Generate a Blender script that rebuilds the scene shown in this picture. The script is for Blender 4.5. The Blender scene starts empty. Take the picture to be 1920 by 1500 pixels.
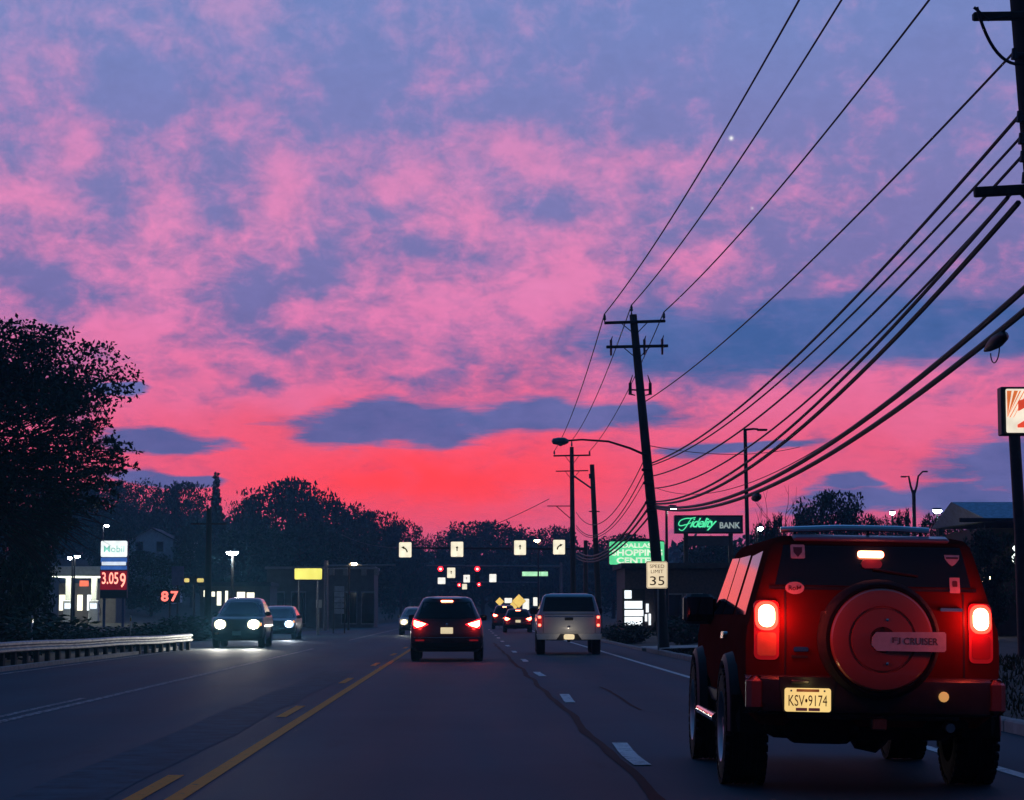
import bpy, math, random
from mathutils import Vector, Matrix, Euler, noise as mnoise

random.seed(7)
SC = bpy.context.scene
COL = SC.collection
R = math.radians

# ------------------------------------------------------------------ camera
FOC, CX, CY, VPX, VPY, CAMH = 4130.0, 960.0, 750.0, 880.0, 1148.0, 1.21
PITCH = math.atan((VPY - CY) / FOC)
YAW = math.atan((CX - VPX) * math.cos(PITCH) / FOC)
cam_data = bpy.data.cameras.new('camera')
cam_data.sensor_width = 36.0
cam_data.lens = FOC / 1920.0 * 36.0
cam_data.clip_start = 0.1
cam_data.clip_end = 6000.0
cam = bpy.data.objects.new('camera', cam_data)
COL.objects.link(cam)
cam.location = (0, 0, CAMH)
cam.rotation_euler = Euler((R(90) + PITCH, 0, -YAW), 'XYZ')
SC.camera = cam

# ------------------------------------------------------------------ exposure
SC.view_settings.view_transform = 'Standard'
SC.view_settings.look = 'None'
SC.view_settings.exposure = 0.0
SC.view_settings.gamma = 1.0
SC.view_settings.use_curve_mapping = False
SC.render.engine = 'CYCLES'
SC.cycles.use_denoising = True
SC.cycles.max_bounces = 6
SC.cycles.diffuse_bounces = 2
SC.cycles.glossy_bounces = 3
SC.cycles.transmission_bounces = 4
SC.cycles.volume_bounces = 0
SC.cycles.sample_clamp_indirect = 4.0
SC.cycles.sample_clamp_direct = 0.0
SC.cycles.caustics_reflective = False
SC.cycles.caustics_refractive = False


def lin(c):
    return tuple((v / 255 / 12.92 if v / 255 <= .04045 else ((v / 255 + .055) / 1.055) ** 2.4) for v in c)


# ------------------------------------------------------------------ world: dusk sky, fixed to compass direction
W = bpy.data.worlds.new('World')
SC.world = W
W.use_nodes = True
wt = W.node_tree
wt.nodes.clear()


def _s(tree, node, i, v):
    if v is None:
        return
    if hasattr(v, 'is_output') or isinstance(v, bpy.types.NodeSocket):
        tree.links.new(v, node.inputs[i])
    else:
        node.inputs[i].default_value = v


def wm(op, a, b=None, c=None, clamp=False):
    n = wt.nodes.new('ShaderNodeMath')
    n.operation = op
    n.use_clamp = clamp
    _s(wt, n, 0, a); _s(wt, n, 1, b); _s(wt, n, 2, c)
    return n.outputs[0]


def wmix(f, a, b):
    n = wt.nodes.new('ShaderNodeMix')
    n.data_type = 'RGBA'
    _s(wt, n, 0, f)
    for i, v in ((6, a), (7, b)):
        _s(wt, n, i, v if isinstance(v, bpy.types.NodeSocket) else (*v, 1.0))
    return n.outputs[2]


def wss(x, lo, hi):
    n = wt.nodes.new('ShaderNodeMapRange')
    n.interpolation_type = 'SMOOTHSTEP'
    _s(wt, n, 0, x); _s(wt, n, 1, lo); _s(wt, n, 2, hi)
    return n.outputs[0]


def wramp(x, lo, hi, stops):
    f = wm('MULTIPLY_ADD', x, 1.0 / (hi - lo), -lo / (hi - lo), True)
    n = wt.nodes.new('ShaderNodeValToRGB')
    e = n.color_ramp.elements
    while len(e) < len(stops):
        e.new(0.5)
    for k, (p, c) in enumerate(stops):
        e[k].position = (p - lo) / (hi - lo)
        e[k].color = (*c, 1.0) if not isinstance(c, float) else (c, c, c, 1.0)
    wt.links.new(f, n.inputs[0])
    return n.outputs[0]


def wnoise(vec, scale, detail, rough, dist=0.0):
    n = wt.nodes.new('ShaderNodeTexNoise')
    n.inputs['Scale'].default_value = scale
    n.inputs['Detail'].default_value = detail
    n.inputs['Roughness'].default_value = rough
    n.inputs['Distortion'].default_value = dist
    wt.links.new(vec, n.inputs['Vector'])
    return n.outputs[0]


tc = wt.nodes.new('ShaderNodeTexCoord')
sep = wt.nodes.new('ShaderNodeSeparateXYZ')
wt.links.new(tc.outputs['Generated'], sep.inputs[0])
dx, dy, dz = sep.outputs
front = wss(dy, -0.1, 0.75)                       # the afterglow side of the sky
hor = wm('SQRT', wm('ADD', wm('MULTIPLY', dx, dx), wm('MULTIPLY', dy, dy)))
# horizontal and vertical angle from the sunset point, in units of 1/4130 rad
U0 = wm('MULTIPLY_ADD', wm('ARCTAN2', dx, dy), FOC, VPX)
V0 = wm('MULTIPLY_ADD', wm('ARCTAN2', dz, hor), -FOC, VPY)


def wvec(x, y, z):
    n = wt.nodes.new('ShaderNodeCombineXYZ')
    _s(wt, n, 0, x); _s(wt, n, 1, y); _s(wt, n, 2, z)
    return n.outputs[0]


# clouds flatten towards the horizon: stretch the vertical coordinate there
elz = wm('LOGARITHM', wm('MAXIMUM', wm('ADD', dz, 0.07), 0.02), 2.718)
cv = wvec(dx, dy, wm('MULTIPLY', elz, 0.30))
wA = wnoise(cv, 14.0, 3.0, 0.55)
wB = wnoise(wvec(wm('ADD', dx, 5.3), dy, wm('MULTIPLY', elz, 0.3)), 16.0, 3.0, 0.55)
U = wm('MULTIPLY_ADD', wm('SUBTRACT', wA, 0.5), 230.0, U0)
V = wm('MULTIPLY_ADD', wm('SUBTRACT', wB, 0.5), 150.0, V0)
Ub = wm('MULTIPLY_ADD', wm('SUBTRACT', wA, 0.5), 330.0, U0)
Vb = wm('MULTIPLY_ADD', wm('SUBTRACT', wB, 0.5), 90.0, V0)


UV, UVb, UV0 = wvec(U, V, 0.0), wvec(Ub, Vb, 0.0), wvec(U0, V0, 0.0)


def ell(uv, px, py, rx, ry):
    n = wt.nodes.new('ShaderNodeVectorMath'); n.operation = 'MULTIPLY_ADD'
    wt.links.new(uv, n.inputs[0])
    n.inputs[1].default_value = (1.0 / rx, 1.0 / ry, 0)
    n.inputs[2].default_value = (-px / rx, -py / ry, 0)
    d = wt.nodes.new('ShaderNodeVectorMath'); d.operation = 'DOT_PRODUCT'
    wt.links.new(n.outputs[0], d.inputs[0]); wt.links.new(n.outputs[0], d.inputs[1])
    return d.outputs['Value']


def gauss(uv, px, py, rx, ry):
    return wm('POWER', 0.36788, ell(uv, px, py, rx, ry))


n1 = wnoise(cv, 26.0, 4.0, 0.55, 0.25)
n2 = wnoise(cv, 54.0, 5.0, 0.62, 0.3)
n4 = wnoise(wvec(dx, dy, wm('MULTIPLY', elz, 1.1)), 30.0, 5.0, 0.66, 0.4)
n3 = wnoise(wvec(wm('ADD', dx, 2.1), dy, wm('MULTIPLY', elz, 0.5)), 120.0, 3.0, 0.6, 0.5)
pk = wramp(V, -1200.0, 1000.0, [(-1200, 0.0), (0, .33), (200, .33), (300, .39), (400, .47), (600, .49), (720, .62), (860, 1.02)])
pk = wm('MULTIPLY_ADD', wm('SUBTRACT', n1, 0.5), 0.85, pk)
pk = wm('MULTIPLY_ADD', wm('SUBTRACT', n2, 0.5), 1.60, pk)
pk = wm('MULTIPLY_ADD', wm('SUBTRACT', n3, 0.5), 0.55, pk)
rb = wm('MULTIPLY', wss(U, 1080.0, 1500.0), wm('SUBTRACT', 1.0, wss(V, 640.0, 730.0)))
pk = wm('MULTIPLY_ADD', rb, -0.32, pk)
BLOBS = [(150, 300, 50, 55, .45), (30, 385, 80, 32, .5), (540, 365, 55, 70, .55), (300, 440, 80, 70, .35),
         (940, 275, 95, 42, .62), (765, 335, 60, 42, .55), (880, 425, 90, 55, .4), (1230, 305, 190, 34, .42),
         (1320, 500, 75, 36, .6), (1050, 520, 80, 90, .42), (890, 570, 150, 60, .45), (270, 620, 80, 60, .4),
         (690, 590, 160, 50, .3), (1510, 410, 130, 36, .32), (500, 760, 170, 60, .4), (1560, 775, 270, 50, .5),
         (430, 40, 80, 40, .3), (140, 130, 45, 26, .25), (820, 165, 60, 32, .2), (1600, 250, 150, 40, .2),
         (240, 190, 60, 68, -.6), (470, 545, 60, 46, -.75), (595, 500, 45, 48, -.5), (985, 405, 62, 36, -.6),
         (800, 475, 66, 38, -.5), (95, 545, 100, 42, -.4), (190, 380, 50, 66, -.4), (725, 395, 45, 30, -.4),
         (560, 640, 80, 22, -.3), (1150, 120, 240, 120, -.2), (690, 210, 160, 90, -.25), (1750, 470, 180, 60, -.2),
         (390, 400, 40, 24, -.35), (1180, 620, 90, 40, -.3), (462, 718, 40, 22, -.75), (712, 873, 46, 12, -.5), (870, 690, 60, 12, -.3), (740, 705, 70, 14, -.3)]
for (px, py, rx, ry, wgt) in BLOBS:
    pk = wm('MULTIPLY_ADD', gauss(UV, px, py, rx, ry), wgt, pk)
M = wss(pk, 0.02, 1.06)
M = wm('MULTIPLY', wm('MULTIPLY_ADD', M, 0.88, 0.12), front)

blue = wramp(V, -2600.0, 1148.0, [(-2600, lin((16, 104, 168))), (-900, lin((66, 120, 186))), (0, lin((108, 136, 196))),
                                   (330, lin((108, 126, 184))), (650, lin((84, 108, 168))), (820, lin((68, 96, 158))), (1100, lin((84, 90, 156)))])
pink = wramp(V, -300.0, 1148.0, [(-300, lin((150, 140, 195))), (60, lin((182, 146, 196))), (230, lin((208, 138, 190))), (420, lin((230, 138, 188))),
                                  (600, lin((234, 128, 180))), (740, lin((242, 114, 158))), (850, lin((248, 98, 132))), (1000, lin((236, 100, 138)))])
sky = wmix(M, blue, pink)
# red afterglow low over the sunset point
gl = gauss(UV, 800, 905, 400, 86)
gl = wm('MULTIPLY', gl, wm('MULTIPLY_ADD', wm('SUBTRACT', n1, 0.5), 1.1, 1.0, True))
sky = wmix(wm('MULTIPLY', wm('MULTIPLY', gl, 0.95), front), sky, (1.30, 0.055, 0.040))
gl2 = gauss(UV, 560, 800, 150, 40)
sky = wmix(wm('MULTIPLY', gl2, 0.5), sky, lin((255, 84, 98)))
# slate-blue cloud banks in front of the glow
BANDS = [(735, 795, 240, 44), (1010, 788, 300, 34), (1330, 645, 260, 62), (1720, 640, 400, 66), (1600, 585, 210, 40),
         (310, 842, 135, 28), (1375, 846, 140, 13), (1960, 875, 180, 80), (1840, 960, 190, 52), (1570, 918, 80, 18),
         (240, 736, 60, 13), (330, 906, 110, 12), (1640, 950, 190, 30)]
band = None
for (px, py, rx, ry) in BANDS:
    e = wm('SUBTRACT', 1.0, ell(UVb, px, py, rx, ry))
    band = e if band is None else wm('SMOOTH_MAX', band, e, 0.15)
edge = wm('MULTIPLY_ADD', wm('SUBTRACT', n2, 0.5), 0.9, band)
edge = wm('MULTIPLY_ADD', wm('SUBTRACT', n4, 0.5), 1.7, edge)
bm_ = wm('MULTIPLY', wss(edge, -0.28, 0.62), 0.92)
bcol = wmix(wss(n1, 0.3, 0.75), lin((60, 98, 158)), lin((86, 112, 174)))
sky = wmix(wm('MULTIPLY', bm_, front), sky, bcol)
# fine mottling of the cloud deck
mot = wm('MULTIPLY_ADD', wm('SUBTRACT', n3, 0.5), 0.16, 1.0)
mot = wm('MULTIPLY_ADD', wm('SUBTRACT', n2, 0.5), 0.16, mot)
vm = wt.nodes.new('ShaderNodeVectorMath'); vm.operation = 'SCALE'
wt.links.new(sky, vm.inputs[0]); wt.links.new(mot, vm.inputs['Scale'])
sky = vm.outputs[0]
# two evening stars
for (px, py, rr, k) in ((1375, 268, 3.6, 1.0), (1413, 398, 2.6, .35)):
    st = wm('MULTIPLY', gauss(UV0, px + 1, py - 1, rr, rr), k)
    sky = wmix(st, sky, (1.0, 1.0, 1.0))
# the sky opposite the sunset is already deep blue night
night = wm('MULTIPLY_ADD', wss(dy, -0.35, 0.55), 0.78, 0.22)
vm2 = wt.nodes.new('ShaderNodeVectorMath'); vm2.operation = 'SCALE'
wt.links.new(sky, vm2.inputs[0]); wt.links.new(night, vm2.inputs['Scale'])
sky = vm2.outputs[0]
below = wss(dz, -0.06, -0.01)
sky = wmix(below, (0.010, 0.014, 0.022), sky)
bg = wt.nodes.new('ShaderNodeBackground')
bg.inputs['Strength'].default_value = 1.0
wt.links.new(sky, bg.inputs['Color'])
wo = wt.nodes.new('ShaderNodeOutputWorld')
wt.links.new(bg.outputs[0], wo.inputs['Surface'])
W.cycles.sampling_method = 'MANUAL'
W.cycles.sample_map_resolution = 512

# the sun has set behind the hills straight ahead: only a trace of low red light
sun_d = bpy.data.lights.new('sun', 'SUN')
sun_d.energy = 0.04
sun_d.angle = R(20)
sun_d.color = (1.0, 0.42, 0.36)
sun = bpy.data.objects.new('sun', sun_d)
COL.objects.link(sun)
sun.rotation_euler = Vector((0.0, -1.0, -0.07)).to_track_quat('-Z', 'Y').to_euler()

# ------------------------------------------------------------------ helpers
FWD = Vector((math.cos(PITCH) * math.sin(YAW), math.cos(PITCH) * math.cos(YAW), math.sin(PITCH)))
RGT = Vector((math.cos(YAW), -math.sin(YAW), 0))
UPV = RGT.cross(FWD)


def at(px, py, Y):
    """The point at distance Y down the road that is seen at photo position (px, py)."""
    d = FWD + RGT * ((px - CX) / FOC) + UPV * ((CY - py) / FOC)
    return Vector((0, 0, CAMH)) + d * (Y / d.y)


def m_px(n, Y):
    return n * Y / FOC


def ss(a, b, x):
    t = max(0.0, min(1.0, (x - a) / (b - a)))
    return t * t * (3 - 2 * t)


def ground_z(x, y):
    z = -0.05
    z += 0.33 * ss(6.0, 9.5, x) * ss(-30, 10, y + 40)
    z += 1.2 * ss(12, 60, x) * ss(60, 160, y)
    z += 9.5 * ss(18, 70, -x) * ss(120, 300, y)
    z += 7.0 * ss(330, 620, y)
    z += 0.25 * ss(11, 16, -x) * (0.6 + 0.4 * math.sin(x * .7 + y * .21))
    return z


class MB:
    def __init__(self):
        self.v, self.f = [], []

    def add(self, vs, fs):
        o = len(self.v)
        self.v.extend([tuple(p) for p in vs])
        self.f.extend([tuple(i + o for i in f) for f in fs])
        return self

    def box(self, c, s, rot=None, ch=0.0):
        """Box of full size s about c; ch is a chamfer on all edges."""
        hx, hy, hz = s[0] / 2, s[1] / 2, s[2] / 2
        if ch <= 0:
            vs = [Vector((sx * hx, sy * hy, sz * hz)) for sz in (-1, 1) for sx, sy in ((-1, -1), (1, -1), (1, 1), (-1, 1))]
            fs = [(3, 2, 1, 0), (4, 5, 6, 7), (0, 1, 5, 4), (1, 2, 6, 5), (2, 3, 7, 6), (3, 0, 4, 7)]
        else:
            ch = min(ch, hx * .9, hy * .9, hz * .9)
            vs, fs = [], []
            n = 8

            def ring(z, k):
                ax, ay = hx - k, hy - k
                return [Vector(p) for p in ((-ax + ch, -ay, z), (ax - ch, -ay, z), (ax, -ay + ch, z), (ax, ay - ch, z),
                                            (ax - ch, ay, z), (-ax + ch, ay, z), (-ax, ay - ch, z), (-ax, -ay + ch, z))]
            rings = [ring(-hz, ch), ring(-hz + ch, 0), ring(hz - ch, 0), ring(hz, ch)]
            for r_ in rings:
                vs += r_
            for k in range(3):
                for i in range(n):
                    j = (i + 1) % n
                    fs.append((k * n + i, k * n + j, (k + 1) * n + j, (k + 1) * n + i))
            fs.append(tuple(range(n - 1, -1, -1)))
            fs.append(tuple(range(3 * n, 4 * n)))
        M_ = rot.to_matrix() if isinstance(rot, Euler) else (rot if rot is not None else Matrix.Identity(3))
        return self.add([M_ @ p + Vector(c) for p in vs], fs)

    def tube(self, pts, rad, n=8, cap=True):
        pts = [Vector(p) for p in pts]
        if not isinstance(rad, (list, tuple)):
            rad = [rad] * len(pts)
        vs, fs = [], []
        t0 = (pts[1] - pts[0]).normalized()
        a = Vector((0, 0, 1)) if abs(t0.z) < .9 else Vector((1, 0, 0))
        u = t0.cross(a).normalized()
        for k, p in enumerate(pts):
            t = (pts[min(k + 1, len(pts) - 1)] - pts[max(k - 1, 0)]).normalized()
            u = (u - t * u.dot(t)).normalized()
            w = t.cross(u)
            for i in range(n):
                an = 2 * math.pi * i / n
                vs.append(p + (u * math.cos(an) + w * math.sin(an)) * rad[k])
        for k in range(len(pts) - 1):
            for i in range(n):
                j = (i + 1) % n
                fs.append((k * n + i, k * n + j, (k + 1) * n + j, (k + 1) * n + i))
        if cap:
            fs.append(tuple(range(n - 1, -1, -1)))
            fs.append(tuple((len(pts) - 1) * n + i for i in range(n)))
        return self.add(vs, fs)

    def lathe(self, prof, c, axis='x', n=24, closed=False):
        """prof: list of (t along axis, radius)."""
        c = Vector(c)
        ax = {'x': (Vector((1, 0, 0)), Vector((0, 1, 0)), Vector((0, 0, 1))),
              'y': (Vector((0, 1, 0)), Vector((0, 0, 1)), Vector((1, 0, 0))),
              'z': (Vector((0, 0, 1)), Vector((1, 0, 0)), Vector((0, 1, 0)))}[axis]
        vs, fs = [], []
        for t, r in prof:
            for i in range(n):
                an = 2 * math.pi * i / n
                vs.append(c + ax[0] * t + (ax[1] * math.cos(an) + ax[2] * math.sin(an)) * max(r, 1e-4))
        m = len(prof)
        for k in range(m if closed else m - 1):
            k2 = (k + 1) % m
            for i in range(n):
                j = (i + 1) % n
                fs.append((k * n + i, k * n + j, k2 * n + j, k2 * n + i))
        return self.add(vs, fs)

    def prism(self, poly, fn, d0, d1):
        """Extrude a 2-D polygon from depth d0 to d1, fn(a, b, d) -> point."""
        n = len(poly)
        vs = [fn(a, b, d0) for a, b in poly] + [fn(a, b, d1) for a, b in poly]
        fs = [tuple(range(n)), tuple(range(2 * n - 1, n - 1, -1))]
        fs += [(i, i + n, (i + 1) % n + n, (i + 1) % n) for i in range(n)]
        return self.add(vs, fs)

    def build(self, name, mat, parent=None, smooth=False, loc=None):
        me = bpy.data.meshes.new(name)
        me.from_pydata(self.v, [], self.f)
        me.update()
        return link(name, me, mat, parent, smooth, loc)


def link(name, me, mat, parent=None, smooth=False, loc=None):
    if mat is not None and not me.materials:
        me.materials.append(mat)
    if smooth:
        me.polygons.foreach_set('use_smooth', [True] * len(me.polygons))
        try:
            me.set_sharp_from_angle(angle=R(38))
        except Exception:
            pass
    o = bpy.data.objects.new(name, me)
    COL.objects.link(o)
    if parent is not None:
        o.parent = parent
    if loc is not None:
        o.location = loc
    return o


def xz(y0):
    return lambda a, b, d: Vector((a, y0 + d, b))


def thing(name, label, cat, loc=(0, 0, 0), rz=0.0, group=None, roll=0.0):
    o = bpy.data.objects.new(name, None)
    COL.objects.link(o)
    o.empty_display_size = 0.2
    o.location = loc
    o.rotation_euler = (0, roll, rz)
    return tag(o, label, cat, group)


def tag(o, label, cat, group=None):
    o['label'] = label
    o['category'] = cat
    if group:
        o['group'] = group
    return o


def struct(o, label=None):
    o['kind'] = 'structure'
    if label:
        o['label'] = label
    return o


def copy_tree(o, parent=None):
    c = o.copy()
    COL.objects.link(c)
    c.parent = parent
    for ch in list(o.children):
        copy_tree(ch, c)
    return c


def rrect(cx, cz, w, h, r, n=4):
    pts = []
    r = min(r, w / 2 - 1e-4, h / 2 - 1e-4)
    for (sx, sz, a0) in ((1, 1, 0), (-1, 1, 90), (-1, -1, 180), (1, -1, 270)):
        for k in range(n + 1):
            an = R(a0 + 90 * k / n)
            pts.append((cx + sx * (w / 2 - r) + r * math.cos(an), cz + sz * (h / 2 - r) + r * math.sin(an)))
    return pts


# ------------------------------------------------------------------ materials
MATS = {}


def mat(name, col, rough=0.6, metal=0.0, var=0.15, scale=6.0, bump=0.0, coat=0.0, spec=0.5, col2=None, stretch=None, emit=None, estr=0.0):
    if name in MATS:
        return MATS[name]
    m = bpy.data.materials.new(name)
    m.use_nodes = True
    t = m.node_tree
    b = t.nodes['Principled BSDF']
    b.inputs['Roughness'].default_value = rough
    b.inputs['Metallic'].default_value = metal
    b.inputs['Specular IOR Level'].default_value = spec
    b.inputs['Coat Weight'].default_value = coat
    b.inputs['Coat Roughness'].default_value = 0.06
    if var > 0 or col2:
        tcn = t.nodes.new('ShaderNodeTexCoord')
        vec = tcn.outputs['Object']
        if stretch:
            mp = t.nodes.new('ShaderNodeMapping')
            mp.inputs['Scale'].default_value = stretch
            t.links.new(vec, mp.inputs['Vector'])
            vec = mp.outputs[0]
        nz = t.nodes.new('ShaderNodeTexNoise')
        nz.inputs['Scale'].default_value = scale
        nz.inputs['Detail'].default_value = 5
        nz.inputs['Roughness'].default_value = 0.6
        t.links.new(vec, nz.inputs['Vector'])
        rp = t.nodes.new('ShaderNodeValToRGB')
        c2 = col2 if col2 else tuple(c * (1 + var) for c in col)
        c1 = tuple(c * (1 - var) for c in col)
        rp.color_ramp.elements[0].position = 0.32
        rp.color_ramp.elements[1].position = 0.68
        rp.color_ramp.elements[0].color = (*c1, 1)
        rp.color_ramp.elements[1].color = (*c2, 1)
        t.links.new(nz.outputs[0], rp.inputs[0])
        t.links.new(rp.outputs[0], b.inputs['Base Color'])
        if bump > 0:
            bp = t.nodes.new('ShaderNodeBump')
            bp.inputs['Strength'].default_value = bump
            bp.inputs['Distance'].default_value = 0.02
            t.links.new(nz.outputs[0], bp.inputs['Height'])
            t.links.new(bp.outputs[0], b.inputs['Normal'])
    else:
        b.inputs['Base Color'].default_value = (*col, 1)
    if emit:
        b.inputs['Emission Color'].default_value = (*emit, 1)
        b.inputs['Emission Strength'].default_value = estr
    MATS[name] = m
    return m


def glow(name, col, s, sample=True):
    """A lit lens, a backlit sign, or a face with light painted in: colour * s."""
    if name in MATS:
        return MATS[name]
    m = bpy.data.materials.new(name)
    m.use_nodes = True
    t = m.node_tree
    b = t.nodes['Principled BSDF']
    b.inputs['Base Color'].default_value = (*[min(.8, c * .5) for c in col], 1)
    b.inputs['Roughness'].default_value = 0.35
    b.inputs['Emission Color'].default_value = (*col, 1)
    # slightly uneven emission on every face, like tubes behind a panel
    tcn = t.nodes.new('ShaderNodeTexCoord')
    nz = t.nodes.new('ShaderNodeTexNoise')
    nz.inputs['Scale'].default_value = 2.3
    nz.inputs['Detail'].default_value = 2
    t.links.new(tcn.outputs['Object'], nz.inputs['Vector'])
    mr = t.nodes.new('ShaderNodeMapRange')
    mr.inputs[1].default_value = 0.3; mr.inputs[2].default_value = 0.7
    mr.inputs[3].default_value = s * 0.8; mr.inputs[4].default_value = s * 1.15
    t.links.new(nz.outputs[0], mr.inputs[0])
    t.links.new(mr.outputs[0], b.inputs['Emission Strength'])
    if not sample:
        m.cycles.emission_sampling = 'NONE'
    MATS[name] = m
    return m


def asphalt():
    m = bpy.data.materials.new('asphalt')
    m.use_nodes = True
    t = m.node_tree
    b = t.nodes['Principled BSDF']
    L = t.links.new
    tcn = t.nodes.new('ShaderNodeTexCoord')

    def nz(scale, detail, stretch=None, rough=.6):
        v = tcn.outputs['Object']
        if stretch:
            mp = t.nodes.new('ShaderNodeMapping')
            mp.inputs['Scale'].default_value = stretch
            L(v, mp.inputs['Vector']); v = mp.outputs[0]
        n = t.nodes.new('ShaderNodeTexNoise')
        n.inputs['Scale'].default_value = scale
        n.inputs['Detail'].default_value = detail
        n.inputs['Roughness'].default_value = rough
        L(v, n.inputs['Vector'])
        return n.outputs[0]
    grain = nz(38, 6, None, .8)
    wear = nz(1.3, 4, (1.0, 0.06, 1.0))
    patch = nz(0.35, 5)
    sx_ = t.nodes.new('ShaderNodeSeparateXYZ'); L(tcn.outputs['Object'], sx_.inputs[0])
    wv = t.nodes.new('ShaderNodeMath'); wv.operation = 'SINE'
    wk = t.nodes.new('ShaderNodeMath'); wk.operation = 'MULTIPLY_ADD'
    L(sx_.outputs[0], wk.inputs[0]); wk.inputs[1].default_value = 3.85; wk.inputs[2].default_value = 1.2
    L(wk.outputs[0], wv.inputs[0])
    stain = nz(.8, 6, (1.6, .22, 1.0), .7)
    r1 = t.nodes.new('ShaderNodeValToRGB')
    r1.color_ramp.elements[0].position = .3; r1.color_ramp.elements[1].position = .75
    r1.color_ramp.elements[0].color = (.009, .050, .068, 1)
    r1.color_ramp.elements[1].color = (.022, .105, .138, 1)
    ad = t.nodes.new('ShaderNodeMath'); ad.operation = 'MULTIPLY_ADD'
    L(wear, ad.inputs[0]); ad.inputs[1].default_value = .42
    ad2 = t.nodes.new('ShaderNodeMath'); ad2.operation = 'MULTIPLY_ADD'
    L(patch, ad2.inputs[0]); ad2.inputs[1].default_value = .28
    ad3 = t.nodes.new('ShaderNodeMath'); ad3.operation = 'MULTIPLY'
    L(grain, ad3.inputs[0]); ad3.inputs[1].default_value = .34
    tr_ = t.nodes.new('ShaderNodeMath'); tr_.operation = 'MULTIPLY_ADD'
    L(wv.outputs[0], tr_.inputs[0]); tr_.inputs[1].default_value = .045; L(ad3.outputs[0], tr_.inputs[2])
    st_ = t.nodes.new('ShaderNodeMapRange'); st_.inputs[1].default_value = .58; st_.inputs[2].default_value = .72; st_.inputs[3].default_value = 0; st_.inputs[4].default_value = -.16
    L(stain, st_.inputs[0])
    sm_ = t.nodes.new('ShaderNodeMath'); sm_.operation = 'ADD'
    L(tr_.outputs[0], sm_.inputs[0]); L(st_.outputs[0], sm_.inputs[1])
    L(sm_.outputs[0], ad2.inputs[2]); L(ad2.outputs[0], ad.inputs[2])
    L(ad.outputs[0], r1.inputs[0]); L(r1.outputs[0], b.inputs['Base Color'])
    rr = t.nodes.new('ShaderNodeMapRange')
    rr.inputs[3].default_value = .55; rr.inputs[4].default_value = .8
    L(wear, rr.inputs[0]); L(rr.outputs[0], b.inputs['Roughness'])
    b.inputs['Specular IOR Level'].default_value = .04
    bp = t.nodes.new('ShaderNodeBump'); bp.inputs['Strength'].default_value = .35; bp.inputs['Distance'].default_value = .01
    L(grain, bp.inputs['Height']); L(bp.outputs[0], b.inputs['Normal'])
    MATS['asphalt'] = m
    return m


def worn_paint(name, col, thr=.38):
    """Road paint with chips and rubbed patches that show the asphalt under it."""
    m = bpy.data.materials.new(name)
    m.use_nodes = True
    t = m.node_tree
    b = t.nodes['Principled BSDF']
    tcn = t.nodes.new('ShaderNodeTexCoord')
    n = t.nodes.new('ShaderNodeTexNoise'); n.inputs['Scale'].default_value = 9; n.inputs['Detail'].default_value = 8; n.inputs['Roughness'].default_value = .75
    t.links.new(tcn.outputs['Object'], n.inputs['Vector'])
    r = t.nodes.new('ShaderNodeValToRGB')
    r.color_ramp.elements[0].position = thr - .05; r.color_ramp.elements[1].position = thr + .08
    r.color_ramp.elements[0].color = (.06, .065, .07, 1)
    r.color_ramp.elements[1].color = (*col, 1)
    t.links.new(n.outputs[0], r.inputs[0]); t.links.new(r.outputs[0], b.inputs['Base Color'])
    b.inputs['Roughness'].default_value = .7
    b.inputs['Specular IOR Level'].default_value = .05
    MATS[name] = m
    return m


def leaf_mat(name, c1, c2):
    m = bpy.data.materials.new(name)
    m.use_nodes = True
    t = m.node_tree
    b = t.nodes['Principled BSDF']
    g = t.nodes.new('ShaderNodeNewGeometry')
    r = t.nodes.new('ShaderNodeValToRGB')
    r.color_ramp.elements[0].color = (*c1, 1); r.color_ramp.elements[1].color = (*c2, 1)
    t.links.new(g.outputs['Random Per Island'], r.inputs[0])
    t.links.new(r.outputs[0], b.inputs['Base Color'])
    b.inputs['Roughness'].default_value = .7
    b.inputs['Specular IOR Level'].default_value = .2
    MATS[name] = m
    return m


M_ASPH = asphalt()
M_WHITE = worn_paint('white_road_paint', (.80, .78, .74), .40)
M_WHITE_FAINT = worn_paint('faded_white_road_paint', (.55, .55, .54), .50)
M_YELLOW = worn_paint('yellow_road_paint', (1.0, .27, .03), .36)
M_TAR = mat('tar', (.008, .009, .010), .9, var=.3, scale=8, spec=.15)
M_GROUND = mat('grass_soil', (.030, .036, .022), .95, var=.4, scale=1.3, bump=.4, col2=(.055, .050, .030))
M_GRASS = leaf_mat('grass_blade', (.020, .032, .012), (.060, .060, .024))
M_CONC = mat('kerb_concrete', (.26, .25, .23), .85, var=.25, scale=5, bump=.2)
M_LEAF = leaf_mat('leaf_dark', (.012, .042, .030), (.034, .085, .052))
M_LEAF2 = leaf_mat('leaf_olive', (.016, .040, .024), (.042, .078, .042))
M_NEEDLE = leaf_mat('needle', (.012, .026, .016), (.030, .048, .026))
M_BARK = mat('bark', (.055, .042, .032), .9, var=.35, scale=9, bump=.5, stretch=(1, 1, .2))
M_WOODPOLE = mat('pole_wood', (.050, .038, .030), .9, var=.35, scale=7, bump=.4, stretch=(1, 1, .12))
M_CABLE = mat('cable_black', (.012, .012, .013), .6, var=.1)
M_PORC = mat('porcelain', (.10, .08, .075), .25, var=.1)
M_GALV = mat('galvanised_steel', (.22, .23, .24), .45, metal=.7, var=.2, scale=10)
M_DARKST = mat('dark_steel', (.035, .035, .038), .5, metal=.5, var=.15)
M_RAIL = mat('guide_rail_steel', (.46, .46, .42), .5, metal=.35, var=.3, scale=4)
M_RUBBER = mat('rubber', (.009, .009, .010), .9, var=.25, scale=20, bump=.2, spec=.2)
M_RIM = mat('rim_alloy', (.30, .30, .31), .35, metal=.9, var=.1)
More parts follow.
